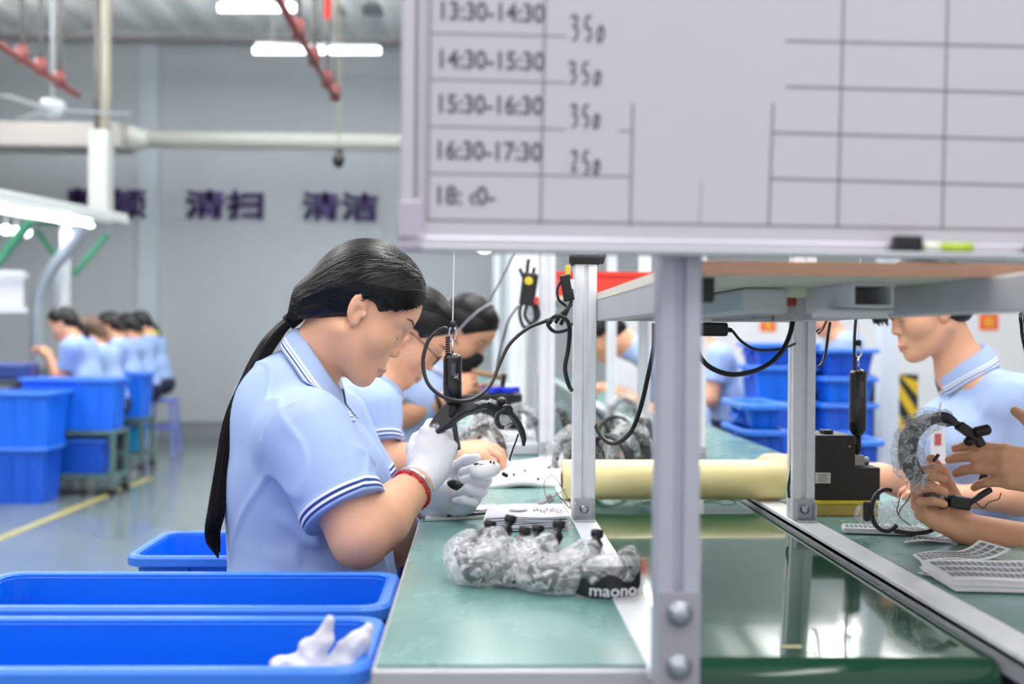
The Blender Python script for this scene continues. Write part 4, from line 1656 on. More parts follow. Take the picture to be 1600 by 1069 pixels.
# ------------------------------------------------------------------ black device on the far bench
d3 = 2.23
pl, pr = PZ(1279, 789, TZ), PZ(1382, 795, TZ)
x0, x1 = P(1279, 700, d3)[0], P(1383, 700, d3)[0]
zt = P(1330, 682, d3)[2]
zm = P(1360, 733, d3)[2]
xs_ = P(1343, 700, d3)[0]
t = thing('screw_feeder', 'black stepped device on a yellow base beside the far-bench post', 'device', ((x0 + x1) / 2, d3, TZ))
dev = mat('device_black', (24, 24, 27), rough=.45)
zb_ = TZ + .030
RPX = np.array([(1, 0, 0), (0, 0, 1), (0, -1, 0)], float).T
MB().prism([(x0, zb_), (x1, zb_), (x1, zm), (xs_, zm), (xs_, zt - .004), (xs_ - .004, zt), (x0, zt)], .11, RPX, (0, d3 + .055, 0)).build('housing', dev, t, bev=.002)
yel = mat('base_yellow', (222, 196, 40), rough=.5)
MB().span((x0 - .01, d3 - .008, TZ), (x1 - .005, d3 + .118, TZ + .024)).build('base', mat('base_tan', (188, 160, 84), rough=.6, noise=.08, nscale=30), t, bev=.002)
MB().span((x0 - .012, d3 - .010, TZ + .024), (x1 - .003, d3 + .12, TZ + .030)).build('base_rim', yel, t, bev=.001)
MB().box((xs_ + .012, d3 + .03, zm + .011), (.024, .03, .022)).cyl((xs_ + .024, d3 + .03, zm + .010), (xs_ + .036, d3 + .03, zm + .010), .009, 16).build('nozzle', mat('nozzle_grey', (158, 160, 162), rough=.35, metal=.6), t, bev=.002)
lb = P(1291, 749, d3)
MB().box((lb[0], d3 - .0008, lb[2]), (.030, .001, .021)).build('rating_label', mat('label_cream', (214, 210, 200), rough=.7), t)
mb = MB()
for k in range(4):
    mb.box((lb[0] + (-.002 if k % 2 else 0), d3 - .0016, lb[2] + .006 - k * .004), (.022 - .004 * (k % 2), .0004, .0012))
mb.build('label_print', mat('print_dark', (70, 68, 80)), t)
MB().box((x0 + .034, d3 + .04, zt + .004), (.02, .03, .008)).build('top_catch', dev, t, bev=.002)
MB().cyl((xs_ - .012, d3 - .001, zt - .022), (xs_ - .012, d3 + .003, zt - .022), .002, 10).build('screw', BOLT, t)

# ------------------------------------------------------------------ label strips on the far bench
CELL = mat('cell_grey', (118, 122, 128), rough=.7)


def strip_pad(c, n, label, thick, cols, rows, curl=0.0, group='white label strips on the far bench', messy=False):
    """c: photo positions of back-left, back-right, front-right, front-left corners at bench level."""
    q = [PZ(x, y, TZ + .002) for x, y in c]
    g = np.random.default_rng(int(c[0][0]))

    def at(u, v, z):
        p = (q[0] * (1 - u) + q[1] * u) * (1 - v) + (q[3] * (1 - u) + q[2] * u) * v
        return np.array([p[0], p[1], TZ + .0022 + z])
    ctr = at(.5, .5, 0)
    t = thing('label_sheet' if n == 1 else 'label_stack', label, 'labels', (ctr[0], ctr[1], TZ), group)
    nu = 24

    def zf(u):
        return thick * (1 + .05 * math.sin(u * 7)) + curl * (max(0, u - .62) / .38) ** 2 + .0025 * math.sin(u * 6.3) * (1 if curl else 0)
    for k in range(n):
        if n == 1 or k == n - 1:
            off = 0.0
        else:
            off = g.uniform(-.02, .02)
        zz = (k + 1) / n
        mb = MB()
        mb.sheet([[at(u + off * .6, v + off, zf(u) * zz) for v in (0, 1)] for u in np.linspace(0, 1, nu)], thick / n * .8 if n > 1 else .0006)
        mb.build('sheet', PAPER, t)
    mb = MB()
    for i in range(cols):
        for j in range(rows):
            u0, u1 = (i + .12) / cols * .96 + .02, (i + .88) / cols * .96 + .02
            v0, v1 = (j + .14) / rows * .84 + .08, (j + .86) / rows * .84 + .08
            mb.add([at(u0, v0, zf(u0) + .0006), at(u1, v0, zf(u1) + .0006), at(u1, v1, zf(u1) + .0006), at(u0, v1, zf(u0) + .0006)], [(0, 1, 2, 3)])
    mb.build('printed_cells', CELL, t)
    return t


strip_pad([(1316, 826), (1436, 829), (1453, 838), (1318, 833)], 6, 'thin stack of long label strips nearest the black device', .0085, 17, 1)
strip_pad([(1420, 845), (1476, 838), (1516, 847), (1412, 852)], 1, 'single small curling label strip behind the wide one', .004, 10, 2, .004)
strip_pad([(1426, 871), (1530, 859), (1580, 874), (1440, 882)], 1, 'single wide label strip with its right end curling up', .004, 14, 3, .012)
strip_pad([(1440, 893), (1640, 893), (1660, 928), (1490, 924)], 7, 'thick untidy stack of label strips at the right edge of the picture', .017, 18, 3)
strip_pad([(1433, 897), (1470, 892), (1510, 898), (1462, 904)], 1, 'loose label strip slid halfway under the thick stack', .002, 6, 2)

# ------------------------------------------------------------------ near bench: tray, clipboard, bags
# grey foam sheet behind the hands
q = [PZ(700, 728, TZ), PZ(880, 722, TZ), PZ(884, 762, TZ), PZ(735, 764, TZ)]
mb = MB()
rows = []
for u in np.linspace(0, 1, 24):
    rows.append([((q[0] * (1 - u) + q[1] * u) * (1 - v) + (q[3] * (1 - u) + q[2] * u) * v) + np.array([0, 0, .012 + .004 * math.sin(u * 9 + v * 3) + (.012 * max(0, u - .9) * 10 * (1 - v))]) for v in np.linspace(0, 1, 10)])
t = thing('foam_mat', 'crumpled pale foam mat lying on the bench left of the strapped post', 'mat', ((q[0] + q[2]) / 2)[:3])
mb.sheet(rows, .011)
mb.build('sheet', mat('foam_white', (206, 206, 212), rough=.8, bump=.3, bscale=60), t, smooth=True)
mb = MB()
for px, py in ((820, 738), (841, 751), (803, 744), (858, 733)):
    p = PZ(px, py, TZ + .014)
    mb.lathe([(.0035, 0), (.0035, .004), (.002, .006)], p + (0, 0, .001), (0, 0, 1), 10)
mb.build('pegs', BLACK, t, smooth=True)
# clipboard with circuit strip
q = [PZ(672, 797, TZ), PZ(856, 791, TZ), PZ(862, 806, TZ), PZ(664, 815, TZ)]
t = thing('clipboard', 'white clipboard with a wire clip lying before the gloved hands', 'clipboard', (q[0] + q[2]) / 2)
up_ = np.array([0, 0, 1.0])
MB().sheet([[q[0] + up_ * .006, q[3] + up_ * .006], [q[1] + up_ * .006, q[2] + up_ * .006]], .0055).build('board', mat('board_pale', (226, 230, 226), rough=.5), t)
MB().sheet([[q[0] * .97 + q[2] * .03 + up_ * .0015, q[3] + up_ * .0008 + (-.004, -.004, 0)], [q[1] + up_ * .0015, q[2] + up_ * .0008 + (.002, -.004, 0)]], .0008).build('backing_edge', mat('edge_green', (60, 110, 96), rough=.5), t)
cpos = PZ(853, 793, TZ)
mb = MB()
mb.box(cpos + (0, 0, .013), (.034, .022, .006), roty(-.2))
mb.box(cpos + (.020, .002, .024), (.05, .016, .0015), roty(-.6))
mb.box(cpos + (.008, .002, .018), (.012, .020, .016), roty(-.4))
mb.build('clip', mat('clip_steel', (150, 146, 146), rough=.3, metal=.8), t, bev=.001)
w = bez([cpos + (.0, 0, .02), cpos + (-.004, .0, .05), cpos + (.012, 0, .066), cpos + (.03, -.01, .045), cpos + (.045, -.02, .018), cpos + (.05, -.02, .003)], 40)
MB().tube(w, .0007, 5).build('wire', BLACKM, t, smooth=True)
w = bez([cpos + (.02, 0, .03), cpos + (.03, -.004, .02), cpos + (.043, -.018, .006), cpos + (.048, -.03, .003)], 30)
MB().tube(w, .0012, 6).build('wire', BLACKM, t, smooth=True)
q = [PZ(698, 803, TZ + .007), PZ(806, 796, TZ + .007), PZ(808, 801, TZ + .007), PZ(699, 808, TZ + .007)]
t = thing('circuit_strip', 'narrow black circuit strip lying on the white clipboard', 'circuit board', (q[0] + q[2]) / 2 + (0, 0, -.0003))
MB().sheet([[q[0] + up_ * .004, q[3] + up_ * .004], [q[1] + up_ * .004, q[2] + up_ * .004]], .0038).build('board', mat('pcb_black', (38, 40, 42), rough=.5), t)
g = np.random.default_rng(3)
mb = MB()
for k in range(34):
    u = g.uniform(.03, .97)
    p = (q[0] * .6 + q[3] * .4) * (1 - u) + (q[1] * .6 + q[2] * .4) * u
    mb.box(p + (0, g.uniform(-.006, .008), .0052), (g.uniform(.002, .006), .004, .0024))
mb.build('components', mat('pcb_parts', (186, 186, 184), rough=.35, metal=.3), t)
# bags of leaflets
q = [PZ(762, 812, TZ), PZ(880, 808, TZ), PZ(886, 829, TZ), PZ(757, 832, TZ)]
t = thing('leaflet_bags', 'flat stack of clear bags with printed leaflets in front of the clipboard', 'bags', (q[0] + q[2]) / 2)
g = np.random.default_rng(8)
for k in range(8):
    j = g.uniform(-.006, .006, (4, 3)) * np.array([1, 1, 0])
    z = up_ * (.0035 + k * .0032)
    rows = []
    for u in np.linspace(0, 1, 10):
        rows.append([((q[0] + j[0]) * (1 - u) + (q[1] + j[1]) * u) * (1 - v) + ((q[3] + j[3]) * (1 - u) + (q[2] + j[2]) * u) * v + z + up_ * .0009 * math.sin(u * 8 + v * 5 + k) for v in np.linspace(0, 1, 5)])
    MB().sheet(rows, .0024).build('leaflet_bag', mat('bag_grey%d' % (k % 2), ((214, 214, 222), (196, 196, 208))[k % 2], rough=.3), t, smooth=False)
mb = MB()
p = (q[0] * .6 + q[1] * .4) * .5 + (q[3] * .6 + q[2] * .4) * .5 + up_ * .0285
mb.lathe([(.017, 0), (.016, .0035), (.008, .005), (.001, .0055)], p, (0, 0, 1), 16)
mb.build('round_sticker', mat('sticker_white', (240, 240, 242), rough=.4), t, smooth=True)
mb = MB()
for k in range(9):
    a = p + np.array([.03 + .006 * k, g.uniform(-.015, .015), .0006])
    mb.box(a, (.004, .012, .0006))
mb.build('leaflet_print', mat('print_grey', (120, 118, 130)), t)
# ------------------------------------------------------------------ headsets
FILM = film('clear_film', (.84, .85, .88), base=.20, ridge=.80, scale=30.0, dist=.010)
FILM_FAR = film('clear_film_far', (.8, .81, .84), base=.08, ridge=.50, scale=24.0)
FILM2 = film('clear_film_fine', (.9, .91, .94), base=.10, ridge=.55, scale=38.0)
BAND = mat('band_black', (30, 30, 33), rough=.42, spec=.5)


def strap(mb, pts, wv, w, th, mi=0):
    """Rounded rectangular strap along pts; wv: width direction(s); w, th: width and thickness (per point or constant)."""
    p = np.asarray(pts, float)
    k = len(p)
    w = np.full(k, w, float) if np.isscalar(w) else np.asarray(w, float)
    th = np.full(k, th, float) if np.isscalar(th) else np.asarray(th, float)
    t = np.gradient(p, axis=0)
    t /= np.linalg.norm(t, axis=1)[:, None]
    wv = np.asarray(wv, float)
    wv = np.tile(wv, (k, 1)) if wv.ndim == 1 else wv
    rows = []
    for i in range(k):
        a = _n(wv[i] - wv[i].dot(t[i]) * t[i])
        b = np.cross(t[i], a)
        prof = [(-1, -.55), (-.85, -1), (.85, -1), (1, -.55), (1, .55), (.85, 1), (-.85, 1), (-1, .55)]
        rows.append(np.array([p[i] + a * x * w[i] / 2 + b * y * th[i] / 2 for x, y in prof]))
    base = mb.n
    loft(mb, rows, [mi] * (k - 1))
    mb.f.append(tuple(base + j for j in range(7, -1, -1)))
    mb.m.append(mi)
    mb.f.append(tuple(base + (k - 1) * 8 + j for j in range(8)))
    mb.m.append(mi)


def film_bag(pts, r, name, parent, m, seed, amp=.006, h=.0028, flat=None):
    p = np.asarray(pts, float)
    r = np.full(len(p), r, float) if np.isscalar(r) else np.asarray(r, float)
    ops = [('u', Caps(p[i], p[i + 1], r[i], r[i + 1]), .012 if i else 0) for i in range(len(p) - 1)]
    ops.append(('d', lambda q: amp * .35 * (np.abs(wob(q * np.array([1, .6, 1.2]), 60, seed)) - .35) - amp * .75 * np.exp(-(wob(q * np.array([1, .8, 1.1]), 40, seed + 1) / .12) ** 2) - amp * .5 * np.exp(-(wob(q, 74, seed + 5) / .12) ** 2) + amp * .35, 0))
    if flat is not None:
        ops.append(('i', Half((0, 0, flat), (0, 0, -1)), 0))
    return iso_obj(name, ops, h, m, parent, 1)


def wrapped_headset(c, yaw, tilt, label, R0=.058, text=False, seed=1.0, arc=200, roll=0.0):
    """Headband bagged in film, lying with its closed side towards -y before turning by yaw."""
    z0 = TZ + .001
    M = rotz(yaw) @ rotx(tilt) @ roty(roll)
    c = np.array(c, float)
    th = np.radians(np.linspace(270 - arc / 2, 270 + arc / 2, 33))
    pl = np.stack([np.cos(th) * R0, np.sin(th) * R0 * 1.15, np.zeros(len(th))], 1) @ M.T + c
    up_l = M @ np.array([0, 0, 1.0])
    lowest = (pl[:, 2] - .021).min()
    pl[:, 2] += z0 - .001 - lowest
    t = thing('wrapped_headset', label, 'headset', (c[0], c[1], TZ), 'headsets bagged in film on the near bench')
    mb = MB()
    wd = .044 * np.sin(np.linspace(.32, math.pi - .32, 33)) ** .5
    strap(mb, pl, up_l, wd, .0075)
    mb.build('headband', BAND, t, smooth=False, bev=0)
    for i, s in ((0, -1), (32, 1)):
        tdir = _n(pl[i] - pl[i - s * 1 if i else 1])
        mb = MB()
        e = pl[i] + tdir * .012
        mb.lathe([(.008, -.012), (.0105, -.008), (.0105, .010), (.008, .014)], e, tdir, 16)
        mb.build('end_joint', BLACK, t, smooth=True)
        am = bez([pl[i], e + tdir * .010 + np.array([0, 0, .003]), e + tdir * .018 + np.array([0, 0, .007]), e + tdir * .022 + np.array([0, 0, .013])], 14)
        mb = MB()
        mb.tube(am, np.interp(np.linspace(0, 1, len(am)), [0, .6, .75, 1], [.006, .006, .0095, .009]), 10)
        mb.build('side_arm', BLACK, t, smooth=True)
    inw = c - pl
    inw[:, 2] = 0
    inw = inw / np.linalg.norm(inw, axis=1)[:, None]
    film_bag((pl + up_l * (.014 if text else .002) + inw * (.015 if text else .004))[2:31:2], .0165 if text else .0235, 'film_bag', t, FILM, seed, .0055, .0025, TZ + .0012)
    if text:
        # lettering on the outer face of the band, following its arc
        s = 'maono'
        R_ = np.eye(3)
        v, f = text_mesh(s, .0225, R_, (0, 0, 0), 'marking', WHITEP, t, .0003, width=.061)
        v = v.copy()
        v[:, 0] -= .004
        aa = v[:, 0] / (R0 + .0235) + math.radians(270) - .36
        rad = R0 * 1.0 + .0275 + v[:, 2]
        loc = np.stack([np.cos(aa) * rad, np.sin(aa) * (rad + R0 * .15), v[:, 1] - .0095], 1) @ M.T + c
        loc[:, 2] += z0 - .001 - lowest
        MB().add(loc, f).build('band_lettering', mat('mark_white', (236, 238, 240), rough=.5), t)
    return t


def pz(px, py, dz=0):
    p = PZ(px, py, TZ)
    return (p[0], p[1], TZ + dz)


wrapped_headset(np.array(pz(940, 926)) + (0, .022, 0), .10, .10, 'bagged headset at the right of the pile with white lettering on its band', .052, True, 1.0)
wrapped_headset(np.array(pz(874, 922)) + (0, .028, 0), -.42, .42, 'bagged headset leaning on the lettered one from the left', .049, False, 2.3)
wrapped_headset(np.array(pz(815, 914)) + (0, .030, 0), -.62, .55, 'bagged headset in the middle of the pile on the near bench', .046, False, 4.1)
wrapped_headset(np.array(pz(764, 912)) + (0, .022, 0), -.85, .50, 'bagged headset at the left end of the pile', .041, False, 6.7)

# ---- the headset in the gloved hands
t = thing('headset', 'black headset with a padded band held by the gloved woman', 'headset', P(752, 640, 2.09))
dh = 2.085
cl = bez([P(x, y, d) for x, y, d in ((679, 672, dh), (690, 660, dh), (706, 645, dh), (724, 635, dh), (741, 631, dh), (747, 631, dh))], 20)
mb = MB()
strap(mb, cl, (.30, -.62, -.72), np.interp(np.linspace(0, 1, 20), [0, .3, .8, 1], [.030, .044, .040, .028]), np.interp(np.linspace(0, 1, 20), [0, .5, .9, 1], [.013, .016, .014, .012]))
mb.build('padded_band', BAND, t, smooth=False)
cl = bez([P(x, y, dh) for x, y in ((741, 632), (752, 629), (766, 630))], 10)
mb = MB()
strap(mb, cl, (.35, -.92, .2), .017, .006)
mb.build('slider', mat('slider_silver', (180, 182, 186), rough=.3, metal=.7), t)
cl = bez([P(x, y, dh) for x, y in ((730, 642), (748, 637), (766, 634), (778, 632))], 10)
mb = MB()
strap(mb, cl, (.35, -.92, .2), .012, .008)
mb.build('inner_band', BAND, t)
mb = MB()
mb.bar(P(762, 630, dh), P(792, 641, dh), .022, .014, (0, -.3, 1))
mb.ball(P(784, 627, dh - .01), (.009, .012, .008))
mb.lathe([(.010, -.012), (.010, .012)], P(791, 641, dh), (.3, -1, .1), 16)
mb.build('hinge', BLACK, t, smooth=False, bev=.002)
cl = bez([P(x, y, dh) for x, y in ((790, 640), (802, 652), (812, 667), (818, 684), (818, 697))], 24)
mb = MB()
strap(mb, cl, (.35, -.92, .2), np.interp(np.linspace(0, 1, 24), [0, .8, 1], [.014, .012, .005]), np.interp(np.linspace(0, 1, 24), [0, .6, 1], [.008, .009, .004]))
mb.build('arm', BLACK, t)
cl = bez([P(x, y, dh - .02) for x, y in ((790, 640), (780, 645), (776, 656), (781, 667), (788, 668))], 16)
mb = MB()
strap(mb, cl, (.2, -.95, .2), .013, .007)
mb.build('ear_clip', BLACK, t)
w = bez([P(x, y, dh - .02) for x, y in ((786, 668), (794, 663), (803, 661), (808, 662))], 16)
MB().tube(w, .0007, 5).build('wire', BLACKM, t, smooth=True)
w = bez([P(x, y, dh) for x, y in ((810, 678), (806, 690), (802, 700), (797, 716), (797, 720))], 20)
MB().tube(w, .0016, 6).build('wire', BLACKM, t, smooth=True)
film_bag(np.array([P(x, y, dh) for x, y in ((676, 668), (686, 668), (696, 672), (704, 670))]), .008, 'film_scrap', t, FILM2, 3.0, .003, .002)
# ear cup held in the other hand
t = thing('ear_cup', 'white-faced black ear cup held in the lower gloved hand', 'ear cup', P(760, 740, 2.10))
cc = P(758, 734, 2.105)
R_ = frame_of((1, -.1, .12), (-.1, -.55, .8))
MB().ball(cc, (.030, .022, .014), R_).build('shell', mat('cup_white', (224, 224, 228), rough=.4), t, smooth=True)
mb = MB()
for dx, dy, sx, sy in ((-.014, .004, .010, .003), (-.004, .0, .012, .0025), (.012, .006, .004, .007), (.018, .003, .003, .006)):
    mb.ball(cc + R_ @ np.array([dx, dy, .0122]), (sx * .6, sy * .7, .0022), R_, nu=10, nv=6)
mb.build('slots', BLACK, t, smooth=True)
mb = MB()
mb.ball(P(716, 758, 2.125), (.022, .012, .011), frame_of((1, 0, -.25), (0, -.4, 1)))
mb.ball(P(735, 757, 2.125), (.010, .012, .011), frame_of((1, 0, -.25), (0, -.4, 1)))
mb.build('ear_cushion', mat('cushion_black', (18, 18, 20), rough=.35), t, smooth=True)
mb = MB()
mb.box(P(789, 742, 2.085), (.012, .007, .007), roty(.5)).build('clip', BLACK, t, bev=.002)

# ---- bagged headset on the far bench
dt = 1.98
t = thing('wrapped_headset', 'bagged headset with a bare black ring lying on the far bench under the hands', 'headset', (P(1420, 825, dt)[0], P(1420, 825, dt)[1], TZ))
film_bag(np.array([P(x, y, d) for x, y, d in ((1352, 803, 2.0), (1376, 804, 2.02), (1405, 800, 2.03), (1435, 802, 2.03), (1462, 804, 2.0), (1488, 812, 1.98))]), [.020, .022, .024, .026, .024, .012], 'film_bag', t, FILM2, 8.0, .006, .0028, TZ + .001)
mb = MB()
cc = P(1384, 797, 1.965)
ring = [cc + np.array([math.cos(a) * .026 * 1.0, -.002, math.sin(a) * .036]) for a in np.radians(np.linspace(70, 315, 26))]
strap(mb, np.array(ring), (0, 1, 0), .008, .0065)
mb.build('ring', BLACK, t)
cl = bez([P(x, y, 1.965) for x, y in ((1398, 830), (1430, 833), (1456, 828), (1470, 812), (1476, 790))], 20)
mb = MB()
strap(mb, cl, (0, 1, 0), .008, .007)
mb.build('band', BLACK, t)
MB().box(P(1354, 799, 1.96), (.011, .012, .034)).build('end_joint', BLACK, t, bev=.003)
MB().box(P(1486, 811, 1.96), (.013, .012, .016)).build('end_joint', BLACK, t, bev=.003)
for pts in (((1408, 770, 1.97), (1404, 786, 1.96), (1402, 800, 1.96), (1410, 812, 1.96), (1424, 822, 1.97)), ((1424, 768, 1.97), (1418, 782, 1.96), (1408, 794, 1.96), (1404, 804, 1.96))):
    MB().tube(bez([P(*q) for q in pts], 30), .0009, 5).build('wire', BLACKM, t, smooth=True)

# ---- headset in the bare hands at the right
dg = 1.93
t = thing('headset', 'black headset half wrapped in film, held by bare hands at the right', 'headset', P(1480, 720, dg))
cl = bez([P(x, y, d) for x, y, d in ((1478, 790, dg), (1455, 772, dg), (1436, 750, dg), (1420, 722, dg), (1419, 692, dg), (1432, 668, dg), (1455, 654, dg), (1480, 657, dg))], 34)
mb = MB()
strap(mb, cl, (.3, -.94, .1), np.interp(np.linspace(0, 1, 34), [0, .2, .8, 1], [.020, .034, .036, .024]), .016)
mb.build('padded_band', BAND, t)
film_bag(cl[2:31:3], np.interp(np.linspace(0, 1, 10), [0, .15, .35, .8, 1], [.014, .020, .026, .021, .013]), 'film_bag', t, film('clear_film_held', (.9, .91, .94), base=.10, ridge=.60, scale=34.0), 5.0, .005, .0024)
cl = bez([P(x, y, dg - .01) for x, y in ((1452, 657), (1464, 651), (1478, 653), (1488, 662))], 10)
mb = MB()
strap(mb, cl, (.3, -.94, .1), [.018, .02, .021, .022, .022, .022, .022, .02, .018, .016][:len(cl)] if len(cl) == 10 else .02, .015)
mb.build('band_end', BLACK, t, bev=.001)
cl = bez([P(x, y, dg - .01) for x, y in ((1478, 655), (1492, 661), (1506, 671), (1518, 680))], 12)
mb = MB()
strap(mb, cl, (.3, -.94, .1), .016, .007)
mb.build('slider', mat('slider_dark', (44, 45, 48), rough=.4), t)
mb = MB()
mb.bar(P(1497, 664, dg - .012), P(1526, 684, dg - .012), .018, .016, (0, 0, 1))
mb.lathe([(.008, 0), (.009, .003), (.009, .024), (.006, .028)], P(1522, 676, dg - .02), _n(P(1540, 672, dg - .02) - P(1522, 676, dg - .02)), 14)
mb.bar(P(1524, 680, dg - .01), P(1534, 697, dg - .01), .014, .014, (0, 0, 1))
mb.ball(P(1514, 690, dg - .018), (.009, .009, .008))
mb.build('hinge', BLACK, t, bev=.002)
cl = bez([P(x, y, dg + .005) for x, y in ((1531, 690), (1537, 712), (1539, 735), (1533, 756))], 12)
mb = MB()
strap(mb, cl, (.3, -.94, .1), .010, .008)
mb.build('arm', BLACK, t)
mb = MB()
mb.bar(P(1482, 782, dg - .005), P(1515, 788, dg - .005), .020, .022, (0, 0, 1))
mb.bar(P(1508, 790, dg - .008), P(1549, 764, dg - .008), .010, .010, (0, 0, 1))
mb.build('boom_joint', BLACK, t, bev=.003)
w = bez([P(x, y, dg - .02) for x, y in ((1524, 785), (1536, 794), (1545, 785), (1560, 780), (1564, 770))], 24)
MB().tube(w, .0009, 5).build('wire', BLACKM, t, smooth=True)
MB().cyl(P(1459, 720, dg - .02), P(1466, 711, dg - .03), .003, 8).build('jack', mat('jack_dark', (60, 62, 66), rough=.3, metal=.6), t)
# ------------------------------------------------------------------ far left line: bench, lamp rig, crates
GREEN = mat('brace_green', (52, 128, 96), rough=.45)
RAIL = mat('rail_white', (220, 226, 230), rough=.4)
bx = -3.42
t = thing('work_bench', 'dark-topped bench of the far left line under the lamp canopy', 'workbench', (-3.75, 8.5, 0))
MB().span((-4.4, 8.05, .755), (-3.22, 11.6, .79)).build('table_top', mat('bench_dark', (58, 66, 70), rough=.35), t, bev=.004)
MB().span((-3.26, 8.05, .68), (-3.225, 11.6, .752)).build('front_rail', STEEL, t)
for y in (8.2, 9.8, 11.4):
    for x in (-4.3, -3.28):
        MB().span((x - .025, y - .025, 0), (x + .025, y + .025, .755)).build('leg', RAIL, t)
lz = 2.06
lx = P(152, 357, 10.1)[0]
t = thing('lamp_canopy', 'pale canopy with a long row of lit tubes over the far left bench', 'lamp', (lx, 10.3, lz))
canopy = t
MB().span((lx - .75, 5.2, lz + .10), (lx + .16, 10.5, lz + .15)).build('canopy_panel', mat('canopy_white', (214, 220, 218), rough=.5), t, bev=.01)
MB().span((lx + .12, 5.2, lz + .07), (lx + .16, 10.5, lz + .10)).build('front_lip', mat('canopy_white', (214, 220, 218)), t)
for k in range(4):
    y0 = 5.35 + 1.2 * k
    MB().tube([(lx + .02, y0, lz + .03), (lx + .02, y0 + 1.17, lz + .03)], .034, 12).build('lit_tube', mat('tube_glow', (245, 250, 255)), t, smooth=True)
    strip_light('canopy_tube_light', lx, y0 + .58, lz + .02, .06, 1.1, 5.0).parent = t
for o in list(t.children):
    if o.type == 'LIGHT':
        o.location = (lx - t.location.x, o.location.y - t.location.y, lz - .04 - t.location.z)
t.rotation_euler = (0, 0, -.24)
for px, py, lab in ((9, 359, 'leftmost of the three small lit lamps under the far canopy'), (25, 362, 'middle one of the three small lit lamps under the far canopy'), (41, 363, 'rightmost of the three small lit lamps under the far canopy')):
    q = P(px, py, 10.2)
    sl_ = thing('spot_lamp', lab, 'lamp', q, 'small lamps under the far canopy')
    MB().ball(q, .042).build('bulb', mat('tube_glow', (245, 250, 255)), sl_, smooth=True)
    MB().cyl(q + (0, 0, .035), (q[0], q[1], lz + .10), .008, 8).build('stem', RAIL, sl_)
pp = P(109, 420, 9.9)
t = thing('rig_frame', 'white post with green diagonal braces holding the far lamp canopy', 'frame', (pp[0], 9.9, .79))
MB().span((pp[0] - .035, 9.87, .79), (pp[0] + .035, 9.94, lz + .099)).build('post', RAIL, t, bev=.004)
for a, b in (((116, 430, 9.9), (168, 366, 9.9)), ((108, 432, 9.9), (58, 360, 9.9))):
    MB().bar(P(*a), P(*b), .04, .045, (0, 1, 0)).build('brace', GREEN, t, bev=.003)
qn = P(20, 420, 8.0)
MB().bar(P(-20, 432, 8.0), P(48, 345, 8.0), .05, .07, (0, 1, 0)).build('brace', GREEN, t, bev=.003)
MB().bar(P(58, 350, 9.95), P(150, 348, 9.95), .03, .05, (0, 1, 0)).build('top_brace', GREEN, t, bev=.003)
MB().span((-4.3, 8.3, 1.27), (P(66, 435, 8.5)[0], 8.34, 1.31)).build('rail', RAIL, t)
MB().span((-4.3, 8.3, P(66, 434, 8.5)[2] - .02), (P(66, 435, 8.5)[0], 8.34, P(66, 434, 8.5)[2] + .02)).build('rail', RAIL, t)
w = bez([P(x, y, 9.6) for x, y in ((57, 585), (57, 520), (60, 465), (78, 425), (105, 392), (124, 366), (128, 352))], 40)
t2 = tag(MB().tube(w, .052, 14).build('air_hose', mat('hose_grey', (136, 146, 158), rough=.5, bump=.6, bscale=60), smooth=True), 'grey flexible hose bending up beside the white rig post', 'hose')
q = P(14, 455, 8.28)
tag(MB().box(q, (.21, .006, .30)).build('notice_sheet', PAPER), 'white notice sheet hung on the rails of the far left bench', 'notice')
q = P(95, 455, 9.86)
tag(MB().box(q, (.10, .006, .34)).build('notice_sheet', mat('paper_blue', (206, 216, 228), rough=.7)), 'narrow pale notice on the white rig post', 'notice')
q = P(30, 578, 8.3)
tag(MB().box((q[0], 8.3, .85), (.30, .25, .12)).build('tool_box', mat('box_navy', (40, 62, 128), rough=.4), bev=.02), 'dark blue box standing on the far left bench', 'box')
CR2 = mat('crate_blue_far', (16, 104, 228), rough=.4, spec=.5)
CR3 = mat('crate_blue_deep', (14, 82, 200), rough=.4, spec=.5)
CR2R = mat('crate_rim_far', (60, 132, 236), rough=.4)
FL = 'blue crates by the far left line'


def floor_x(px, d):
    return (px - 745) / F * d


def fcrate(px0, px1, y0, y1, z0, z1, label, group=FL, m=None, name='plastic_crate'):
    d = y0
    crate(P(px0, 600, d)[0], P(px1, 600, d)[0], y0, y1, z1, z1 - z0, label, group, rim=.02, m=m or (CR2, CR2R), name=name)


zt1 = P(40, 612, 7.55)[2]
zm1 = P(40, 697, 7.55)[2]
fcrate(-110, 86, 7.5, 7.95, zm1, zt1, 'upper of the two stacked blue crates at the left edge')
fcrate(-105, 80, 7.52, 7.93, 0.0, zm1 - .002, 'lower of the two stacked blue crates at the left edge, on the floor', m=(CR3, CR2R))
z1 = P(110, 591, 7.93)[2]
z0 = P(110, 672, 7.93)[2]
fcrate(34, 188, 7.93, 8.28, z0, z1, 'long blue crate on the metal cart behind the left stack')


def cart(px0, px1, y0, y1, ztop, label):
    x0, x1 = P(px0, 600, y0)[0], P(px1, 600, y0)[0]
    t = thing('metal_cart', label, 'cart', ((x0 + x1) / 2, (y0 + y1) / 2, 0), 'carts under the far blue crates')
    m = mat('cart_green', (72, 100, 96), rough=.5)
    MB().span((x0, y0, ztop - .03), (x1, y1, ztop)).build('top_tray', m, t, bev=.004)
    MB().span((x0, y0, .12), (x1, y1, .145)).build('lower_tray', m, t, bev=.004)
    for x in (x0 + .02, x1 - .02):
        for y in (y0 + .02, y1 - .02):
            MB().span((x - .018, y - .018, .05), (x + .018, y + .018, ztop - .03)).build('leg', m, t)
            MB().cyl((x, y - .012, .03), (x, y + .012, .03), .03, 12).build('caster', BLACK, t, smooth=True)


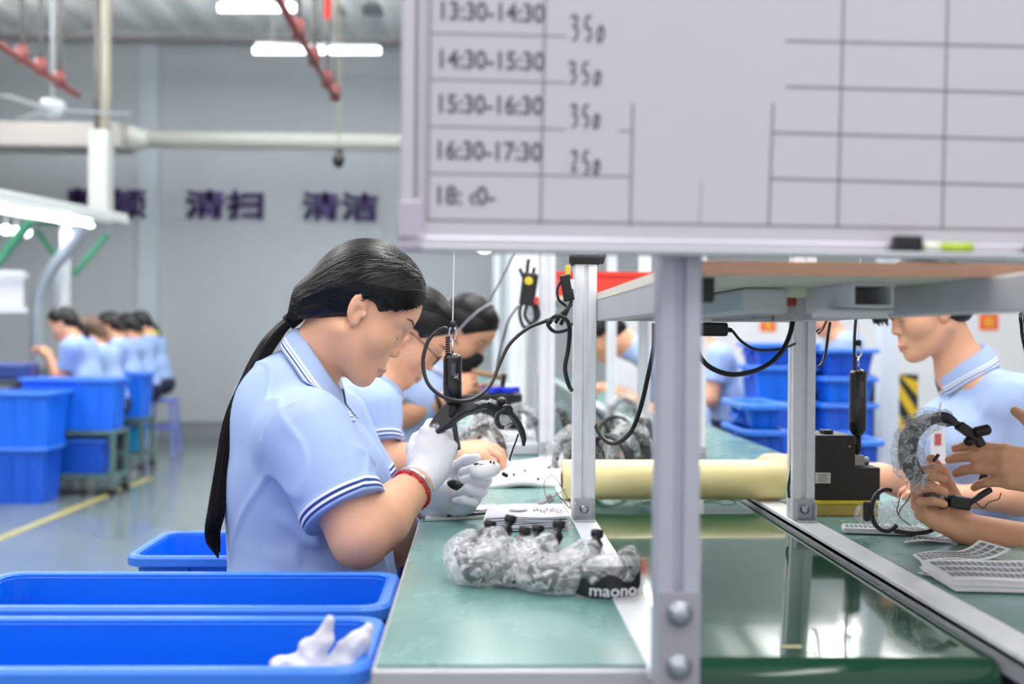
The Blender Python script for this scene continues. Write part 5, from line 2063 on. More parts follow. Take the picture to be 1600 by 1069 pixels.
cart(36, 186, 7.95, 8.28, z0 - .002, 'low metal cart carrying the long blue crate')
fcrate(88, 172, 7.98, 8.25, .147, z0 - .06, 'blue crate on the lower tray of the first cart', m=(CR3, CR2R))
z1b, z0b = P(190, 582, 9.45)[2], P(190, 652, 9.45)[2]
fcrate(152, 231, 9.42, 9.80, z0b, z1b, 'blue crate on the second cart, in front of the standing worker')
cart(154, 229, 9.44, 9.80, z0b - .002, 'second metal cart with a pale blue bag on its lower tray')
fcrate(196, 226, 9.48, 9.76, .147, z0b - .07, 'narrow bright blue crate on the lower tray of the second cart', m=(mat('crate_cyan', (30, 160, 220), rough=.4), CR2R))
# plastic stool
PUR = mat('stool_purple', (112, 124, 206), rough=.4)
s0, s1 = P(234, 622, 10.6), P(272, 622, 10.6)
t = thing('plastic_stool', 'purple-blue plastic stool on the floor at the end of the far line', 'stool', ((s0[0] + s1[0]) / 2, 10.7, 0))
sx, sy, sh_ = (s0[0] + s1[0]) / 2, 10.72, s0[2]
MB().span((sx - .12, sy - .12, sh_ - .035), (sx + .12, sy + .12, sh_)).build('seat', PUR, t, bev=.012)
for x in (-1, 1):
    for y in (-1, 1):
        MB().bar((sx + x * .10, sy + y * .10, sh_ - .03), (sx + x * .135, sy + y * .135, 0), .055, .02, (y, 0, 0) if y else (0, 1, 0)).build('leg', PUR, t, bev=.004)
for y in (-1, 1):
    MB().span((sx - .115, sy + y * .118 - .008, sh_ * .45), (sx + .115, sy + y * .118 + .008, sh_ * .52)).build('stretcher', PUR, t)
for x in (-1, 1):
    MB().span((sx + x * .118 - .008, sy - .115, sh_ * .45), (sx + x * .118 + .008, sy + .115, sh_ * .52)).build('stretcher', PUR, t)

# ------------------------------------------------------------------ right-hand background
RWALL = mat('partition_white', (226, 228, 232), rough=.6)
yp = 8.6
tag(MB().span((1.0, yp, 0), (8.9, yp + .1, 1.62)).build('wall_partition', RWALL), kind='structure')
tag(MB().span((1.0, yp + .01, 1.62), (8.9, yp + .09, 3.6)).build('belt_reflection_panel', mat('reflection_panel_grey', (118, 126, 130), rough=.3)), kind='structure')  # unseen grey panel added to darken what the belt mirrors
xa, xb = P(1384, 600, 6.0)[0], P(1413, 600, 6.0)[0]
tag(MB().span((xa, 6.0, 0), (xb, 6.1, 3.4)).build('pillar_white', mat('pillar_white', (218, 226, 236), rough=.5), bev=.004), kind='structure')
xa, xb = P(1411, 600, 6.2)[0], P(1443, 600, 6.2)[0]
z0, z1 = P(1425, 690, 6.2)[2], P(1425, 586, 6.2)[2]
t = thing('hazard_panel', 'black and yellow striped panel behind the standing white pillar', 'panel', ((xa + xb) / 2, 6.2, 0))
MB().span((xa, 6.2, 0), (xb, 6.3, z1)).build('board', mat('hazard_black', (30, 30, 34), rough=.5), t)
mb = MB()
for k in range(-1, 5):
    zz = z0 - .1 + k * .17
    q = [(xa + .001, zz + .17), (xb - .001, zz + .0), (xb - .001, zz + .085), (xa + .001, zz + .255)]
    q = [(x, min(z1, max(0, z))) for x, z in q]
    mb.add([(x, 6.1985, z) for x, z in q], [(0, 1, 2, 3)])
mb.build('stripes', mat('hazard_yellow', (226, 186, 30), rough=.5), t)
xa, xb = P(1356, 600, 6.3)[0], P(1386, 600, 6.3)[0]
tag(MB().span((xa, 6.3, 0), (xb, 6.9, P(1370, 588, 6.3)[2])).build('dark_cabinet', mat('cabinet_dark', (26, 27, 30), rough=.5), bev=.01), 'narrow black cabinet left of the white pillar', 'cabinet')
for px, py, w_, h_, lab in ((1545, 503, .15, .13, 'red poster with a yellow sign on the white partition, right of the man'), (1200, 508, .12, .10, 'small orange poster on the white partition above the stacked crates')):
    q = P(px, py, yp / (ray(px, py)[1]))
    q = CAM + ray(px, py) * ((yp - .0016) / ray(px, py)[1])
    t = thing('poster', lab, 'poster', q, 'posters on the white partition')
    MB().box(q, (w_, .003, h_)).build('sheet', mat('poster_red', (222, 92, 44), rough=.6), t)
    mb = MB()
    for dx, dz, sx_, sz_ in ((0, .2, .5, .08), (0, 0, .5, .08), (0, -.22, .5, .08), (-.12, 0, .08, .5), (.14, 0, .08, .5)):
        mb.box(q + np.array([dx * w_, -.002, dz * h_]), (sx_ * w_, .001, sz_ * h_))
    mb.build('sign', mat('poster_yellow', (246, 206, 60), rough=.6), t)
# crate stacks beyond the far bench
FRG = 'blue crates stacked beyond the far bench'
dA = 5.6
for px0, px1, yt, yb_, d, lab, m in (
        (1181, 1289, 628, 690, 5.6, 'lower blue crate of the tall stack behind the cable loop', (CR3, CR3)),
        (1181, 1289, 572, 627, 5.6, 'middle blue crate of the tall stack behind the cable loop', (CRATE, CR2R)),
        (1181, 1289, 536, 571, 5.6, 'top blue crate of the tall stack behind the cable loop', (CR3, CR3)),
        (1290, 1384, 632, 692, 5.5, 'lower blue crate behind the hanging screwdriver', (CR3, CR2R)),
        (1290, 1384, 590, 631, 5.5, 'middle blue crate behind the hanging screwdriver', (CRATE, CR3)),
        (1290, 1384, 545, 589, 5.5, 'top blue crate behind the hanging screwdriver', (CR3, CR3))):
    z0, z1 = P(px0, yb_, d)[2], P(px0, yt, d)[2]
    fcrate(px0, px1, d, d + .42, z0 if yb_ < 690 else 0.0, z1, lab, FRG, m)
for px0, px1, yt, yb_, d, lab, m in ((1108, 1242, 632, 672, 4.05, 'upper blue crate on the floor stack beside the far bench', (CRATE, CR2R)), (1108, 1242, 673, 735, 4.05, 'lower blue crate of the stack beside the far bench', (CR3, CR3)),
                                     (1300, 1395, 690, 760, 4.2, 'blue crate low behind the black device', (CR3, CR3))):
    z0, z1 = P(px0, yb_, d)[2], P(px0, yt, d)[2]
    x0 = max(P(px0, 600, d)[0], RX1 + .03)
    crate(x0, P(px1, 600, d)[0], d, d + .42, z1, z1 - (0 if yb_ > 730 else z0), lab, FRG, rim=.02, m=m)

# ------------------------------------------------------------------ clutter far down the near bench
q = P(775, 638, 3.55)
tb0, tb1 = P(742, 610, 3.6), P(816, 658, 3.6)
t = thing('black_box', 'black box with a blue star knob further down the near bench', 'box', ((tb0[0] + tb1[0]) / 2, 3.65, TZ))
MB().span((tb0[0], 3.6, TZ), (tb1[0], 3.75, P(780, 616, 3.6)[2])).build('body', mat('device_black', (24, 24, 27)), t, bev=.004)
sc = P(783, 609, 3.65)
mb = MB()
for k in range(5):
    a = k * 1.2566 + .3
    mb.bar(sc, sc + np.array([math.cos(a) * .06, math.sin(a) * .06, 0]), .024, .018)
mb.build('star_knob', mat('knob_blue', (30, 60, 220), rough=.4), t, bev=.003)
MB().cyl(sc + (0, 0, -.02), sc + (0.01, 0, .05), .008, 10).build('spindle', BLACK, t)
GREYF = mat('device_grey', (196, 200, 204), rough=.5)
q0, q1 = PZ(752, 700, TZ), PZ(842, 712, TZ)
t = thing('test_fixture', 'flat grey test fixture on the near bench behind the foam mat', 'fixture', ((q0[0] + q1[0]) / 2, q0[1], TZ))
MB().span((q0[0], q1[1], TZ), (q1[0], q1[1] + .22, TZ + .035)).build('base', GREYF, t, bev=.006)
MB().span((q0[0] + .02, q1[1] + .05, TZ + .035), (q1[0] - .05, q1[1] + .20, TZ + .06)).build('plate', mat('plate_pale', (222, 226, 228), rough=.4), t, bev=.004)
for i, (px, py, d, yw, lab) in enumerate(((752, 668, 2.95, .6, 'wrapped headset standing behind the gloved hands'), (812, 668, 3.5, -.5, 'blurred wrapped headset before the pale post'), (868, 640, 3.6, .9, 'blurred wrapped headset behind the strapped post'))):
    p = P(px, py, d)
    t = thing('wrapped_headset', lab, 'headset', (p[0], p[1], TZ), 'wrapped headsets down the line')
    M = rotz(yw)
    th = np.radians(np.linspace(-20, 200, 21))
    pl = np.stack([np.cos(th) * .07, np.zeros(21), np.sin(th) * .085], 1) @ M.T + np.array([p[0], p[1], TZ + .035])
    mb = MB()
    strap(mb, pl, M @ np.array([0, 1.0, 0]), .032, .009)
    mb.build('headband', BAND, t)
    film_bag(pl[1:20:2], .026, 'film_bag', t, FILM_FAR, 2.0 + i * 3, .008, .005, TZ + .002)
# heap of wrapped headsets on the belt, behind the roll
for i, (px, py, d, yw) in enumerate(((905, 690, 2.95, .2), (950, 700, 2.9, -.6), (985, 692, 3.05, .7), (962, 640, 3.6, .1), (1005, 660, 3.5, 1.1), (920, 640, 3.9, -.3), (975, 615, 4.6, .5))):
    p = P(px, py, d)
    t = thing('wrapped_headset', ['dark wrapped headset on the belt just behind the strapped post', 'wrapped headset on the belt behind the middle of the sagging cable', 'wrapped headset on the belt left of the thick near post', 'blurred headset farther along the belt, upper middle of the heap',
                                  'blurred headset on the belt tight behind the near post', 'blurred headset on the belt in line with the strapped post', 'farthest blurred headset on the belt'][i], 'headset', (p[0], p[1], BZ), 'headsets riding on the belt')
    M = rotz(yw)
    th = np.radians(np.linspace(-25, 205, 21))
    pl = np.stack([np.cos(th) * .065, np.zeros(21), np.sin(th) * .080], 1) @ M.T + np.array([p[0], p[1], BZ + .036])
    mb = MB()
    strap(mb, pl, M @ np.array([0, 1.0, 0]), .034, .010)
    mb.build('headband', BAND, t)
    for e in (0, 20):
        MB().ball(pl[e] + np.array([0, 0, -.004]), (.016, .02, .022)).build('ear_cup', BLACK, t, smooth=True)
    if i % 2 == 0:
        film_bag(pl[1:20:2], .026, 'film_bag', t, FILM_FAR, 4.0 + i * 2, .008, .005, BZ + .002)
# dark plug cluster hanging on the next post
t = thing('plug_cluster', 'blurred cluster of black plugs with a yellow dot hanging at the next post', 'plugs', P(826, 450, 3.28))
MB().box(P(826, 452, 3.28), (.045, .03, .095), roty(.12)).build('plug_body', BLACK, t, bev=.006)
MB().lathe([(.012, 0), (.012, .004), (.001, .005)], P(826, 439, 3.262), (0, -1, 0), 16).build('yellow_dot', mat('dot_yellow', (226, 206, 50), rough=.5), t)
MB().box(P(838, 470, 3.27), (.012, .012, .022)).build('red_plug', mat('plug_red', (220, 60, 50), rough=.5), t, bev=.002)
for pts in ([(812, 420, 3.28), (818, 434, 3.28), (824, 446, 3.28)], [(835, 418, 3.28), (832, 434, 3.28), (828, 446, 3.28)], [(826, 405, 3.28), (824, 425, 3.28), (826, 445, 3.28)],
            [(818, 466, 3.28), (812, 490, 3.28), (820, 512, 3.28), (836, 498, 3.28), (832, 470, 3.28)], [(834, 466, 3.28), (842, 492, 3.28), (830, 505, 3.28), (820, 492, 3.28), (826, 468, 3.28)]):
    MB().tube(bez([P(*q) for q in pts], 24), .005, 6).build('cable', CABLE, t, smooth=True)
cable([(810, 478, 3.3), (795, 500, 3.3), (788, 525, 3.3), (782, 545, 3.3), (776, 575, 3.3)], .003, 'hanging_cable', 'blurred cable hanging down behind the masked worker')
cable([(805, 392, 3.2), (792, 420, 3.2), (776, 450, 3.2), (765, 470, 3.2)], .0022, 'hanging_cable', 'thin blurred cable slanting behind the hanging white wire')
p = CAM + ray(757, 387) * (6.4 / ray(757, 387)[1])
tl = thing('bench_lamp', 'bright small lamp glowing just under the whiteboard, far down the line', 'lamp', p)
MB().ball(p, (.04, .04, .03)).build('bulb', mat('bulb_glow', (250, 252, 255), emit=5.0), tl, smooth=True)
MB().cyl(p + (0, 0, .025), (p[0], p[1], POST_TOP + .04), .008, 8).build('stem', STEEL, tl, smooth=True)

# white posts of a line still further off
for i, (px, lab) in enumerate(((776, 'leftmost of the blurred white posts far behind the hanging plugs'), (792, 'second from the left of the blurred white posts far behind the hanging plugs'), (807, 'middle one of the blurred white posts far behind the hanging plugs'),
                               (822, 'second from the right of the blurred white posts far behind the hanging plugs'), (838, 'rightmost of the blurred white posts far behind the hanging plugs'))):
    q = P(px, 500, 11.2 + .12 * (i % 2))
    tag(MB().span((q[0] - .035, q[1] - .03, 0), (q[0] + .035, q[1] + .03, 2.7)).build('white_post', mat('post_white', (232, 238, 246), rough=.4), bev=.005), lab, 'post', 'white posts of the distant line')
# ------------------------------------------------------------------ the seated woman in front
def main_woman():
    hd = Head(P(563, 487, 2.13) + np.array([0.0, .0, .0]), rotz(math.radians(9)) @ roty(math.radians(37.5)) @ rotx(math.radians(-2)), 1.0)
    hd.T = P(560, 490, 2.13)
    Nb = P(468, 566, 2.15)
    tm = np.array([rotz(math.radians(4)) @ np.array([1, 0, 0]), rotz(math.radians(4)) @ np.array([0, 1, 0]), (0, 0, 1)]).T
    SR, SL = P(480, 678, 1.985), P(516, 662, 2.31)
    ER, EL = P(562, 842, 1.91), P(612, 850, 2.36)
    WR, WL = P(663, 746, 2.055), P(682, 785, 2.19)
    neck = [('u', Caps(hd.p(-.022, 0, -.045), Nb + np.array([.01, 0, -.03]), .050, .058), .022)]
    st = [(P(466, 694, 2.15), .108, .160, .110), (P(474, 760, 2.15), .135, .140, .12), (P(486, 840, 2.15), .138, .125, .13), (P(490, 925, 2.15), .14, .150, .12)]
    trap = [('u', Caps(Nb + np.array([.012, s * .02, -.055]), S + np.array([-.01, -s * .03, -.005]), .042, .048), .04) for s, S in ((-1, SR), (1, SL))]
    arms = arm_ops(SR, ER, WR, (.055, .048, .050, .029), .05) + arm_ops(SL, EL, WL, (.055, .048, .048, .029), .05)
    # gloved hands; inside them the body has bare hands too
    hr, tr = hand_ops_b(WR, P(697, 655, 2.10) - WR, P(650, 680, 1.80) - P(690, 705, 2.1), 1,
                        [(48, 70, 30), (55, 75, 35), (60, 78, 35), (62, 75, 35)], [(.75, .45, -.5), (.85, .1, -.5), (.8, -.2, -.6)], .165)
    hl, tl = hand_ops_b(WL, P(790, 762, 2.14) - WL, np.array([.0, .80, -.45]), -1,
                        [(38, 84, 52), (42, 86, 52), (46, 86, 52), (50, 86, 50)], [(.7, .7, -.25), (.95, .25, -.2), (1, -.05, -.1)], .165)
    ops = head_ops(hd) + neck + torso_ops(st, tm, -.012) + trap + arms + hr + hl
    hops = head_ops(hd) + neck

    def mi(c):
        return np.where(is_lips(hd, c), 1, 0)
    lo = np.array([-.62, 1.80, .62])
    body = iso_obj('person', ops, .0025, [SKIN, LIPS], None, 1, mi, None)
    tag(body, 'woman with a long black ponytail and white gloves, assembling a headset at the bench', 'person', 'workers on the near side of the line')
    # ---- shirt
    seam = [(505, 606, 1.96), (470, 618, 1.93), (430, 650, 1.93), (408, 690, 1.94), (406, 730, 1.95), (418, 772, 1.96)]
    folds = [((455, 700, 1.95), (520, 790, 1.90), .010, .006), ((420, 640, 2.0), (470, 720, 1.93), .012, .005), ((600, 730, 2.0), (545, 700, 1.92), .010, .006),
             ((430, 800, 2.0), (520, 870, 2.0), .014, .006), ((380, 690, 2.1), (440, 760, 2.0), .014, .005), ((360, 840, 2.1), (470, 880, 2.0), .016, .006),
             ((560, 740, 1.9), (500, 770, 1.88), .009, .004), ((540, 870, 2.02), (620, 800, 2.1), .014, .008), ((570, 890, 2.0), (630, 850, 2.1), .012, .007)]
    segs = [(P(*a), P(*b), w, am * 2.1) for a, b, w, am in folds] + [(P(*a), P(*b), .0045, .0022) for a, b in zip(seam, seam[1:])]

    def crease(p):
        f = np.zeros(len(p))
        for a, b, w, am in segs:
            ba = b - a
            t = np.clip(((p - a) @ ba) / ba.dot(ba), 0, 1)
            q = p - a - t[:, None] * ba
            d2 = np.einsum('ij,ij->i', q, q)
            f -= am * np.exp(-d2 / (w * w)) * (np.sin(np.clip(t, 0, 1) * math.pi) if w > .006 else 1.0)
        return f + .0020 * wob(p * np.array([1, 1, .6]), 34, 2.0) - .0034 * np.exp(-(wob(p * np.array([1.2, 1, .7]), 17, 4.0) / .08) ** 2)
    axR, axL = _n(ER - SR), _n(EL - SL)
    HR_ = SR + axR * .158
    HL_ = SL + axL * .150
    stt = [(P(466, 694, 2.15), .112, .165, .112), (P(474, 760, 2.15), .142, .150, .12), (P(486, 840, 2.15), .150, .135, .13), (P(490, 940, 2.15), .165, .165, .13)]
    base = torso_ops(stt, tm, 0, .06)
    base += [('u', Ell(P(540, 752, 2.16), (.070, .12, .075), tm), .06)]
    base += [('u', Ell(P(432, 640, 2.16), (.085, .13, .085), tm), .05)]
    base += [('u', Caps(P(468, 618, 2.15 + s * .03), S + np.array([-.03, -s * .03, -.004]), .046, .058), .03) for s, S in ((-1, SR), (1, SL))]
    base += [('u', Ell(P(443, 606, 2.15), (.062, .10, .066), tm), .04)]
    base += [('i', Half(P(450, 975, 2.15), (0, 0, -1)), .01)]
    slR = [('u', Caps(SR, HR_ + axR * .05, .080, .071), 0), ('i', Half(HR_, axR), .002)]
    slL = [('u', Caps(SL, HL_ + axL * .05, .080, .068), 0), ('i', Half(HL_, axL), .002)]
    full = base + [('u', Grp(slR), .05), ('u', Grp(slL), .05)]
    c0, c1 = P(502, 562, 2.145), P(522, 541, 2.145)
    nax = _n(c1 - c0)
    shirt = full + [('s', Caps(P(492, 586, 2.15), hd.p(-.01, 0, -.05), .057, .062), .004), ('d', crease, 0)]
    iso_obj('polo_shirt', shirt, .0027, SHIRT, body, 2)
    cuff([slR[0], ('d', crease, 0)], body, SR, axR, (0, -1, 0), .158 - .030, .032)
    cuff([slL[0], ('d', crease, 0)], body, SL, axL, (0, -1, 0), .150 - .030, .032)
    collar(full, body, c0, nax, (1, .05, -1), .066, .016, .048, .020)
    # ---- gloves: the hands again, a little thicker, each with a cuff
    for nm, hops_, Wp, Ep, L in (('r', hr, WR, ER, 0), ('l', hl, WL, EL, 0)):
        g = []
        for op, pr, k in hops_:
            if isinstance(pr, Caps):
                g.append((op, Caps(pr.a, pr.b, pr.ra + .0022, pr.rb + .0022), k))
            else:
                g.append((op, Ell(pr.c, pr.r + .0025, pr.M), k))
        ax = _n(np.array(Wp) - np.array(Ep))
        g.append(('u', Caps(Wp - ax * .022, Wp + ax * .03, .0335, .031), .012))
        g.append(('s', Half(Wp - ax * .024, ax), 0))
        g.append(('d', lambda p: .0011 * wob(p, 130, 1.0) + .0008 * wob(p, 60, 4.0), 0))
        # remove everything behind the cuff plane
        g = [q for q in g if q[0] != 's'] + [('i', Half(Wp - ax * .020, -ax), .001)]
        iso_obj('glove', g, .002, GLOVE, body, 1)
    # ---- face details
    for s in (-1, 1):
        face_strip(hops, hd, [(.084, s * .012, .037), (.083, s * .024, .0405), (.074, s * .036, .041), (.062, s * .046, .036)], .0026, .55).build('eyebrow', HAIR, body, smooth=True)
        face_strip(hops, hd, [(.083, s * .020, .005), (.086, s * .027, .0035), (.084, s * .036, .0035), (.076, s * .046, .006)], .0012, .8, .0003).build('eyelashes', HAIR, body, smooth=True)
    # ---- hair
    ho = hair_ops(hd, 'tail')
    tie = P(458, 499, 2.14)
    ho2 = ho[:3] + [('u', Caps(hd.p(-.075, 0, -.045), tie, .045, .014), .03)] + ho[3:]
    hair = iso_obj('hair', ho2, .003, HAIR, body, 2)
    g = np.random.default_rng(5)
    starts = []
    for i in range(900):
        a = g.uniform(-1, 1)
        z = .092 - .082 * abs(a) ** 1.3
        x = .088 - .058 * abs(a) ** 1.3
        starts.append(hd.p(x + g.normal(0, .003), a * .076, z + g.normal(0, .003)))
    for i in range(700):                        # from further back over the crown
        starts.append(hd.p(g.uniform(-.08, .08), g.uniform(-.075, .075), .13))
    nocut = [ho2[0], ho2[1], ho2[2], ho2[3]]
    sp = sweep_strands(nocut, hd, starts, tie, 18, .0006, .005)
    ql = hd.loc(sp.reshape(-1, 3)).reshape(sp.shape)
    ear = (((np.abs(ql[..., 1]) - .082) / .03) ** 2 + ((ql[..., 0] - .004) / .023) ** 2 + ((ql[..., 2] + .004) / .033) ** 2) < 1
    low = ((ql[..., 0] + .012) * .60 - (ql[..., 2] + .024) * .80 > .004) & (ql[..., 0] > -.088)
    frt = (ql[..., 0] - .0845) * .774 - (ql[..., 2] - .086) * .633 > .003
    sp = sp[~(ear | low | frt).any(axis=1)]
    edge = []
    for i in range(420):                        # along the hairline, round the temples and over the ears
        sd_ = -1 if i % 2 else 1
        q = g.uniform(-.35, 1.0)
        lift_ = abs(g.normal(0, .007))
        a_ = np.array([.0835 - .0524 * max(0, q) + g.normal(0, .001), sd_ * (.028 + .047 * q), .0885 - .064 * max(0, q) + lift_])
        m_ = np.array([.004 + g.normal(0, .004), sd_ * .080, .038 + .6 * lift_ + abs(g.normal(0, .004))])
        n_ = np.array([-.045, sd_ * .074, .008 + lift_ + g.normal(0, .003)])
        edge.append([hd.p(*v) for v in (a_, a_ * .5 + m_ * .5 + np.array([0, 0, .004]), m_, n_)] + [tie + g.normal(0, .005, 3)])
    for i in range(160):                        # below and behind the ears to the tie
        sd_ = -1 if i % 2 else 1
        z_ = g.uniform(-.024, .03)
        edge.append([hd.p(-.022, sd_ * .078, z_), hd.p(-.05, sd_ * .072, z_ - .012), hd.p(-.078, sd_ * .05, z_ * .4 - .030), tie + g.normal(0, .004, 3)])
    for e_ in edge:
        w_ = push_out(nocut, bez(e_, 18), hd.p(-.010, 0, .035), .0007)
        mb_path = w_
        sp = list(sp) + [mb_path]
    mb = MB()
    strand_tubes(mb, sp, .0011, .0008)
    # baby hairs at the temple
    mb.build('hair_strands', HAIR, hair, smooth=True)
    # ponytail
    cl = bez([P(x, y, d) for x, y, d in ((462, 496, 2.14), (438, 514, 2.14), (412, 550, 2.13), (388, 597, 2.115), (364, 655, 2.10), (350, 730, 2.09), (338, 800, 2.08), (332, 838, 2.08), (341, 872, 2.08))], 44)
    wd = np.interp(np.linspace(0, 1, len(cl)), [0, .05, .2, .45, .8, .93, 1], [.013, .0125, .0165, .0155, .0150, .012, .002])
    mb = MB()
    mb.tube(cl, wd * .86, 14, True)
    g = np.random.default_rng(9)
    tt = np.linspace(0, 1, len(cl))
    for i in range(260):
        a, r = g.uniform(0, 2 * math.pi), math.sqrt(g.uniform(.55, 1.15))
        dr = g.normal(0, .5)
        ang = a + dr * tt
        end = int(g.uniform(.86, 1.0) * len(cl))
        off = np.stack([np.cos(ang) * wd * r, np.sin(ang) * wd * r, np.zeros(len(cl))], 1)
        q = (cl + off)[:end]
        mb.tube(q, np.linspace(.0012, .0006, len(q)), 3, False)
    mb.build('ponytail', HAIR, body, smooth=True)
    mb = MB()
    mb.tube(bez([P(466, 492, 2.14), P(458, 498, 2.14), P(450, 505, 2.14)], 6), .0155, 16, True)
    mb.build('hair_tie', mat('elastic_black', (20, 20, 22), rough=.8), body, smooth=True)
    # ---- bracelets
    silver = mat('bangle_silver', (215, 215, 220), rough=.18, metal=1)
    red = mat('cord_red', (200, 28, 40), rough=.7)
    axr, axl = _n(WR - ER), _n(WL - EL)

    def bangle(name, c, ax, r, t, m, beads=False):
        R = frame_of(ax, (0, 0, 1))
        a = np.linspace(0, 2 * math.pi, 41)
        pts = np.array([c + R @ np.array([0, math.cos(q) * r, math.sin(q) * r]) for q in a])
        mb = MB()
        mb.tube(pts, t, 8, False)
        if beads:
            for q in range(0, 40, 4):
                mb.ball(pts[q], t * 2.0, mi=0, nu=8, nv=6)
        return mb.build(name, m, body, smooth=True)
    bangle('silver_bangle', WR - axr * .034, axr, .0375, .0034, silver)
    bangle('red_cord', WR - axr * .043, axr, .0385, .0019, red, True)
    bangle('silver_bangle', WL - axl * .030, axl, .0385, .0045, silver)
    seat_legs(body, P(480, 985, 2.16), .085, tm[:, 0], tm[:, 1], .36, .46)
    return dict(hd=hd, WR=WR, WL=WL, tr=tr, tl=tl)


WOMAN = main_woman()
# ------------------------------------------------------------------ the other workers
SHIRT_F = mat('polo_blue_far', (160, 186, 232), rough=.85, noise=.03, nscale=12, spec=.2)


def worker(x, y, heading, label, group, o=None, h=.006, pitch=40, yaw=0, hair='tail', skin=None, zoff=0.0, hands=True, k=1.0, shirt=None, legs=True, hand_dir=None, hairm=None, slim=1.0, fat=1.0):
    """A seated worker; o overrides joints by world position."""
    o = o or {}
    skin = skin or SKIN
    shirt = shirt or SHIRT
    Rz = rotz(heading)
    B = np.array([x, y, zoff])

    def lw(a, b, c):
        return B + Rz @ np.array([a, b, c])
    J = {'ear': lw(.19, 0, 1.13), 'nb': lw(.105, 0, 1.025), 'chest': lw(.055, 0, .905), 'waist': lw(.02, 0, .74), 'pelvis': lw(0, 0, .565),
         'sr': lw(.075, -.165, .960), 'sl': lw(.075, .165, .960), 'er': lw(.13, -.205, .735), 'el': lw(.13, .205, .735), 'wr': lw(.33, -.07, .865), 'wl': lw(.33, .07, .865)}
    for kk, v in o.items():
        J[kk] = np.array(v, float)
    hd = Head(J['ear'], Rz @ rotz(yaw) @ roty(math.radians(pitch)), k)
    tm = np.array([Rz @ np.array([1, 0, 0]), Rz @ np.array([0, 1, 0]), (0, 0, 1)]).T
    f_, l_ = tm[:, 0], tm[:, 1]
    neck = [('u', Caps(hd.p(-.022, 0, -.045), J['nb'] - f_ * .0 + np.array([0, 0, -.03]), .050, .058), .022)]
    st = [(J['chest'], .100 * slim, .150, .115), (J['waist'], .110 * slim, .130, .13), (J['pelvis'] + np.array([0, 0, .05]), .12 * slim, .145, .11)]
    trap = [('u', Caps(J['nb'] + np.array([0, 0, -.03]), J[s] + np.array([0, 0, .0]), .048, .048), .05) for s in ('sr', 'sl')]
    arms = arm_ops(J['sr'], J['er'], J['wr'], (.052, .044, .044, .027), .04) + arm_ops(J['sl'], J['el'], J['wl'], (.052, .044, .044, .027), .04)
    ops = head_ops(hd) + neck + torso_ops(st, tm, 0) + trap + arms
    if hands:
        for s, tsn in (('r', 1), ('l', -1)):
            hdv = (hand_dir or {}).get(s)
            W_ = J['w' + s]
            if hdv is None:
                dv = _n(W_ - J['e' + s]) + f_ * .5
                zb = np.array([0, 0, 1.0]) + l_ * (-.5 if s == 'r' else .5)
                cu, th = [(30, 40, 25), (32, 42, 25), (34, 44, 25), (36, 46, 25)], [(.7, .6, -.4), (.9, .25, -.4), (.95, .0, -.3)]
            else:
                dv, zb, cu, th = hdv
            hp_, _ = hand_ops_b(W_, dv, zb, tsn, cu, th, .172, fat, (3, 1, -2, -5))
            ops = ops + hp_
    body = iso_obj('person', ops, h, [skin, LIPS], None, 1, lambda c: np.where(is_lips(hd, c), 1, 0))
    tag(body, label, 'person', group)
    # shirt
    st2 = [(J['chest'], .118 * slim, .172, .122), (J['waist'], .132 * slim, .155, .13), (J['pelvis'] + np.array([0, 0, .05]), .145 * slim, .170, .11)]
    base = torso_ops(st2, tm, 0, .06)
    base += [('u', Caps(J['nb'] - f_ * .02 + np.array([0, 0, -.045]), J[s] + np.array([0, 0, .0]), .058, .060), .045) for s in ('sr', 'sl')]
    base += [('i', Half(J['pelvis'] + np.array([0, 0, -.03]), (0, 0, -1)), .01)]
    sl = []
    axs = {}
    for s in ('r', 'l'):
        ax = _n(J['e' + s] - J['s' + s])
        L = min(np.linalg.norm(J['e' + s] - J['s' + s]) * .62, .17)
        axs[s] = (ax, L)
        sl.append([('u', Caps(J['s' + s], J['s' + s] + ax * (L + .05), .074, .064), 0), ('i', Half(J['s' + s] + ax * L, ax), .002)])
    full = base + [('u', Grp(q), .05) for q in sl]
    sd = x * 3.1 + y

    def crease(p):
        r_ = wob(p * np.array([1.0, 1.0, .55]), 26, sd)
        return .0045 * (np.abs(r_) - .3) + .0015 * wob(p, 70, sd + 2)
    nax = _n(hd.p(-.022, 0, -.045) - J['nb'] + np.array([0, 0, .05]))
    so = full + [('s', Caps(J['nb'] - np.array([0, 0, .018]), hd.p(-.015, 0, -.05), .044, .056), .004), ('d', crease, 0)]
    iso_obj('polo_shirt', so, h if h > .004 else .0035, shirt, body, 2)
    if h < .007:
        for i, s in enumerate(('r', 'l')):
            ax, L = axs[s]
            cuff([sl[i][0], ('d', crease, 0)], body, J['s' + s], ax, -l_ if s == 'r' else l_, L - .028, .030)
        collar(full, body, J['nb'] + nax * .004 + f_ * .005, nax, f_ + np.array([0, 0, -.6]), .064, .022, .054, .020)
    # hair
    hm = hairm or HAIR
    ho = hair_ops(hd, hair)
    hob = iso_obj('hair', ho, max(.0035, h * .8), hm, body, 2)
    if hair == 'tail':
        tie = hd.p(-.098, 0, -.03)
        w = bez([hd.p(-.09, 0, -.01), tie, tie - f_ * .05 + np.array([0, 0, -.06]), tie - f_ * .07 + np.array([0, 0, -.17]), tie - f_ * .06 + np.array([0, 0, -.30])], 20)
        mb = MB()
        mb.tube(w, np.interp(np.linspace(0, 1, len(w)), [0, .1, .4, .9, 1], [.03, .014, .022, .018, .004]), 10)
        g = np.random.default_rng(int(abs(x * 100)))
        for i in range(40):
            a, r = g.uniform(0, 6.28), g.uniform(.014, .024)
            mb.tube(w[3:] + np.array([math.cos(a) * r, math.sin(a) * r, 0]), np.linspace(.003, .001, len(w) - 3), 3, False)
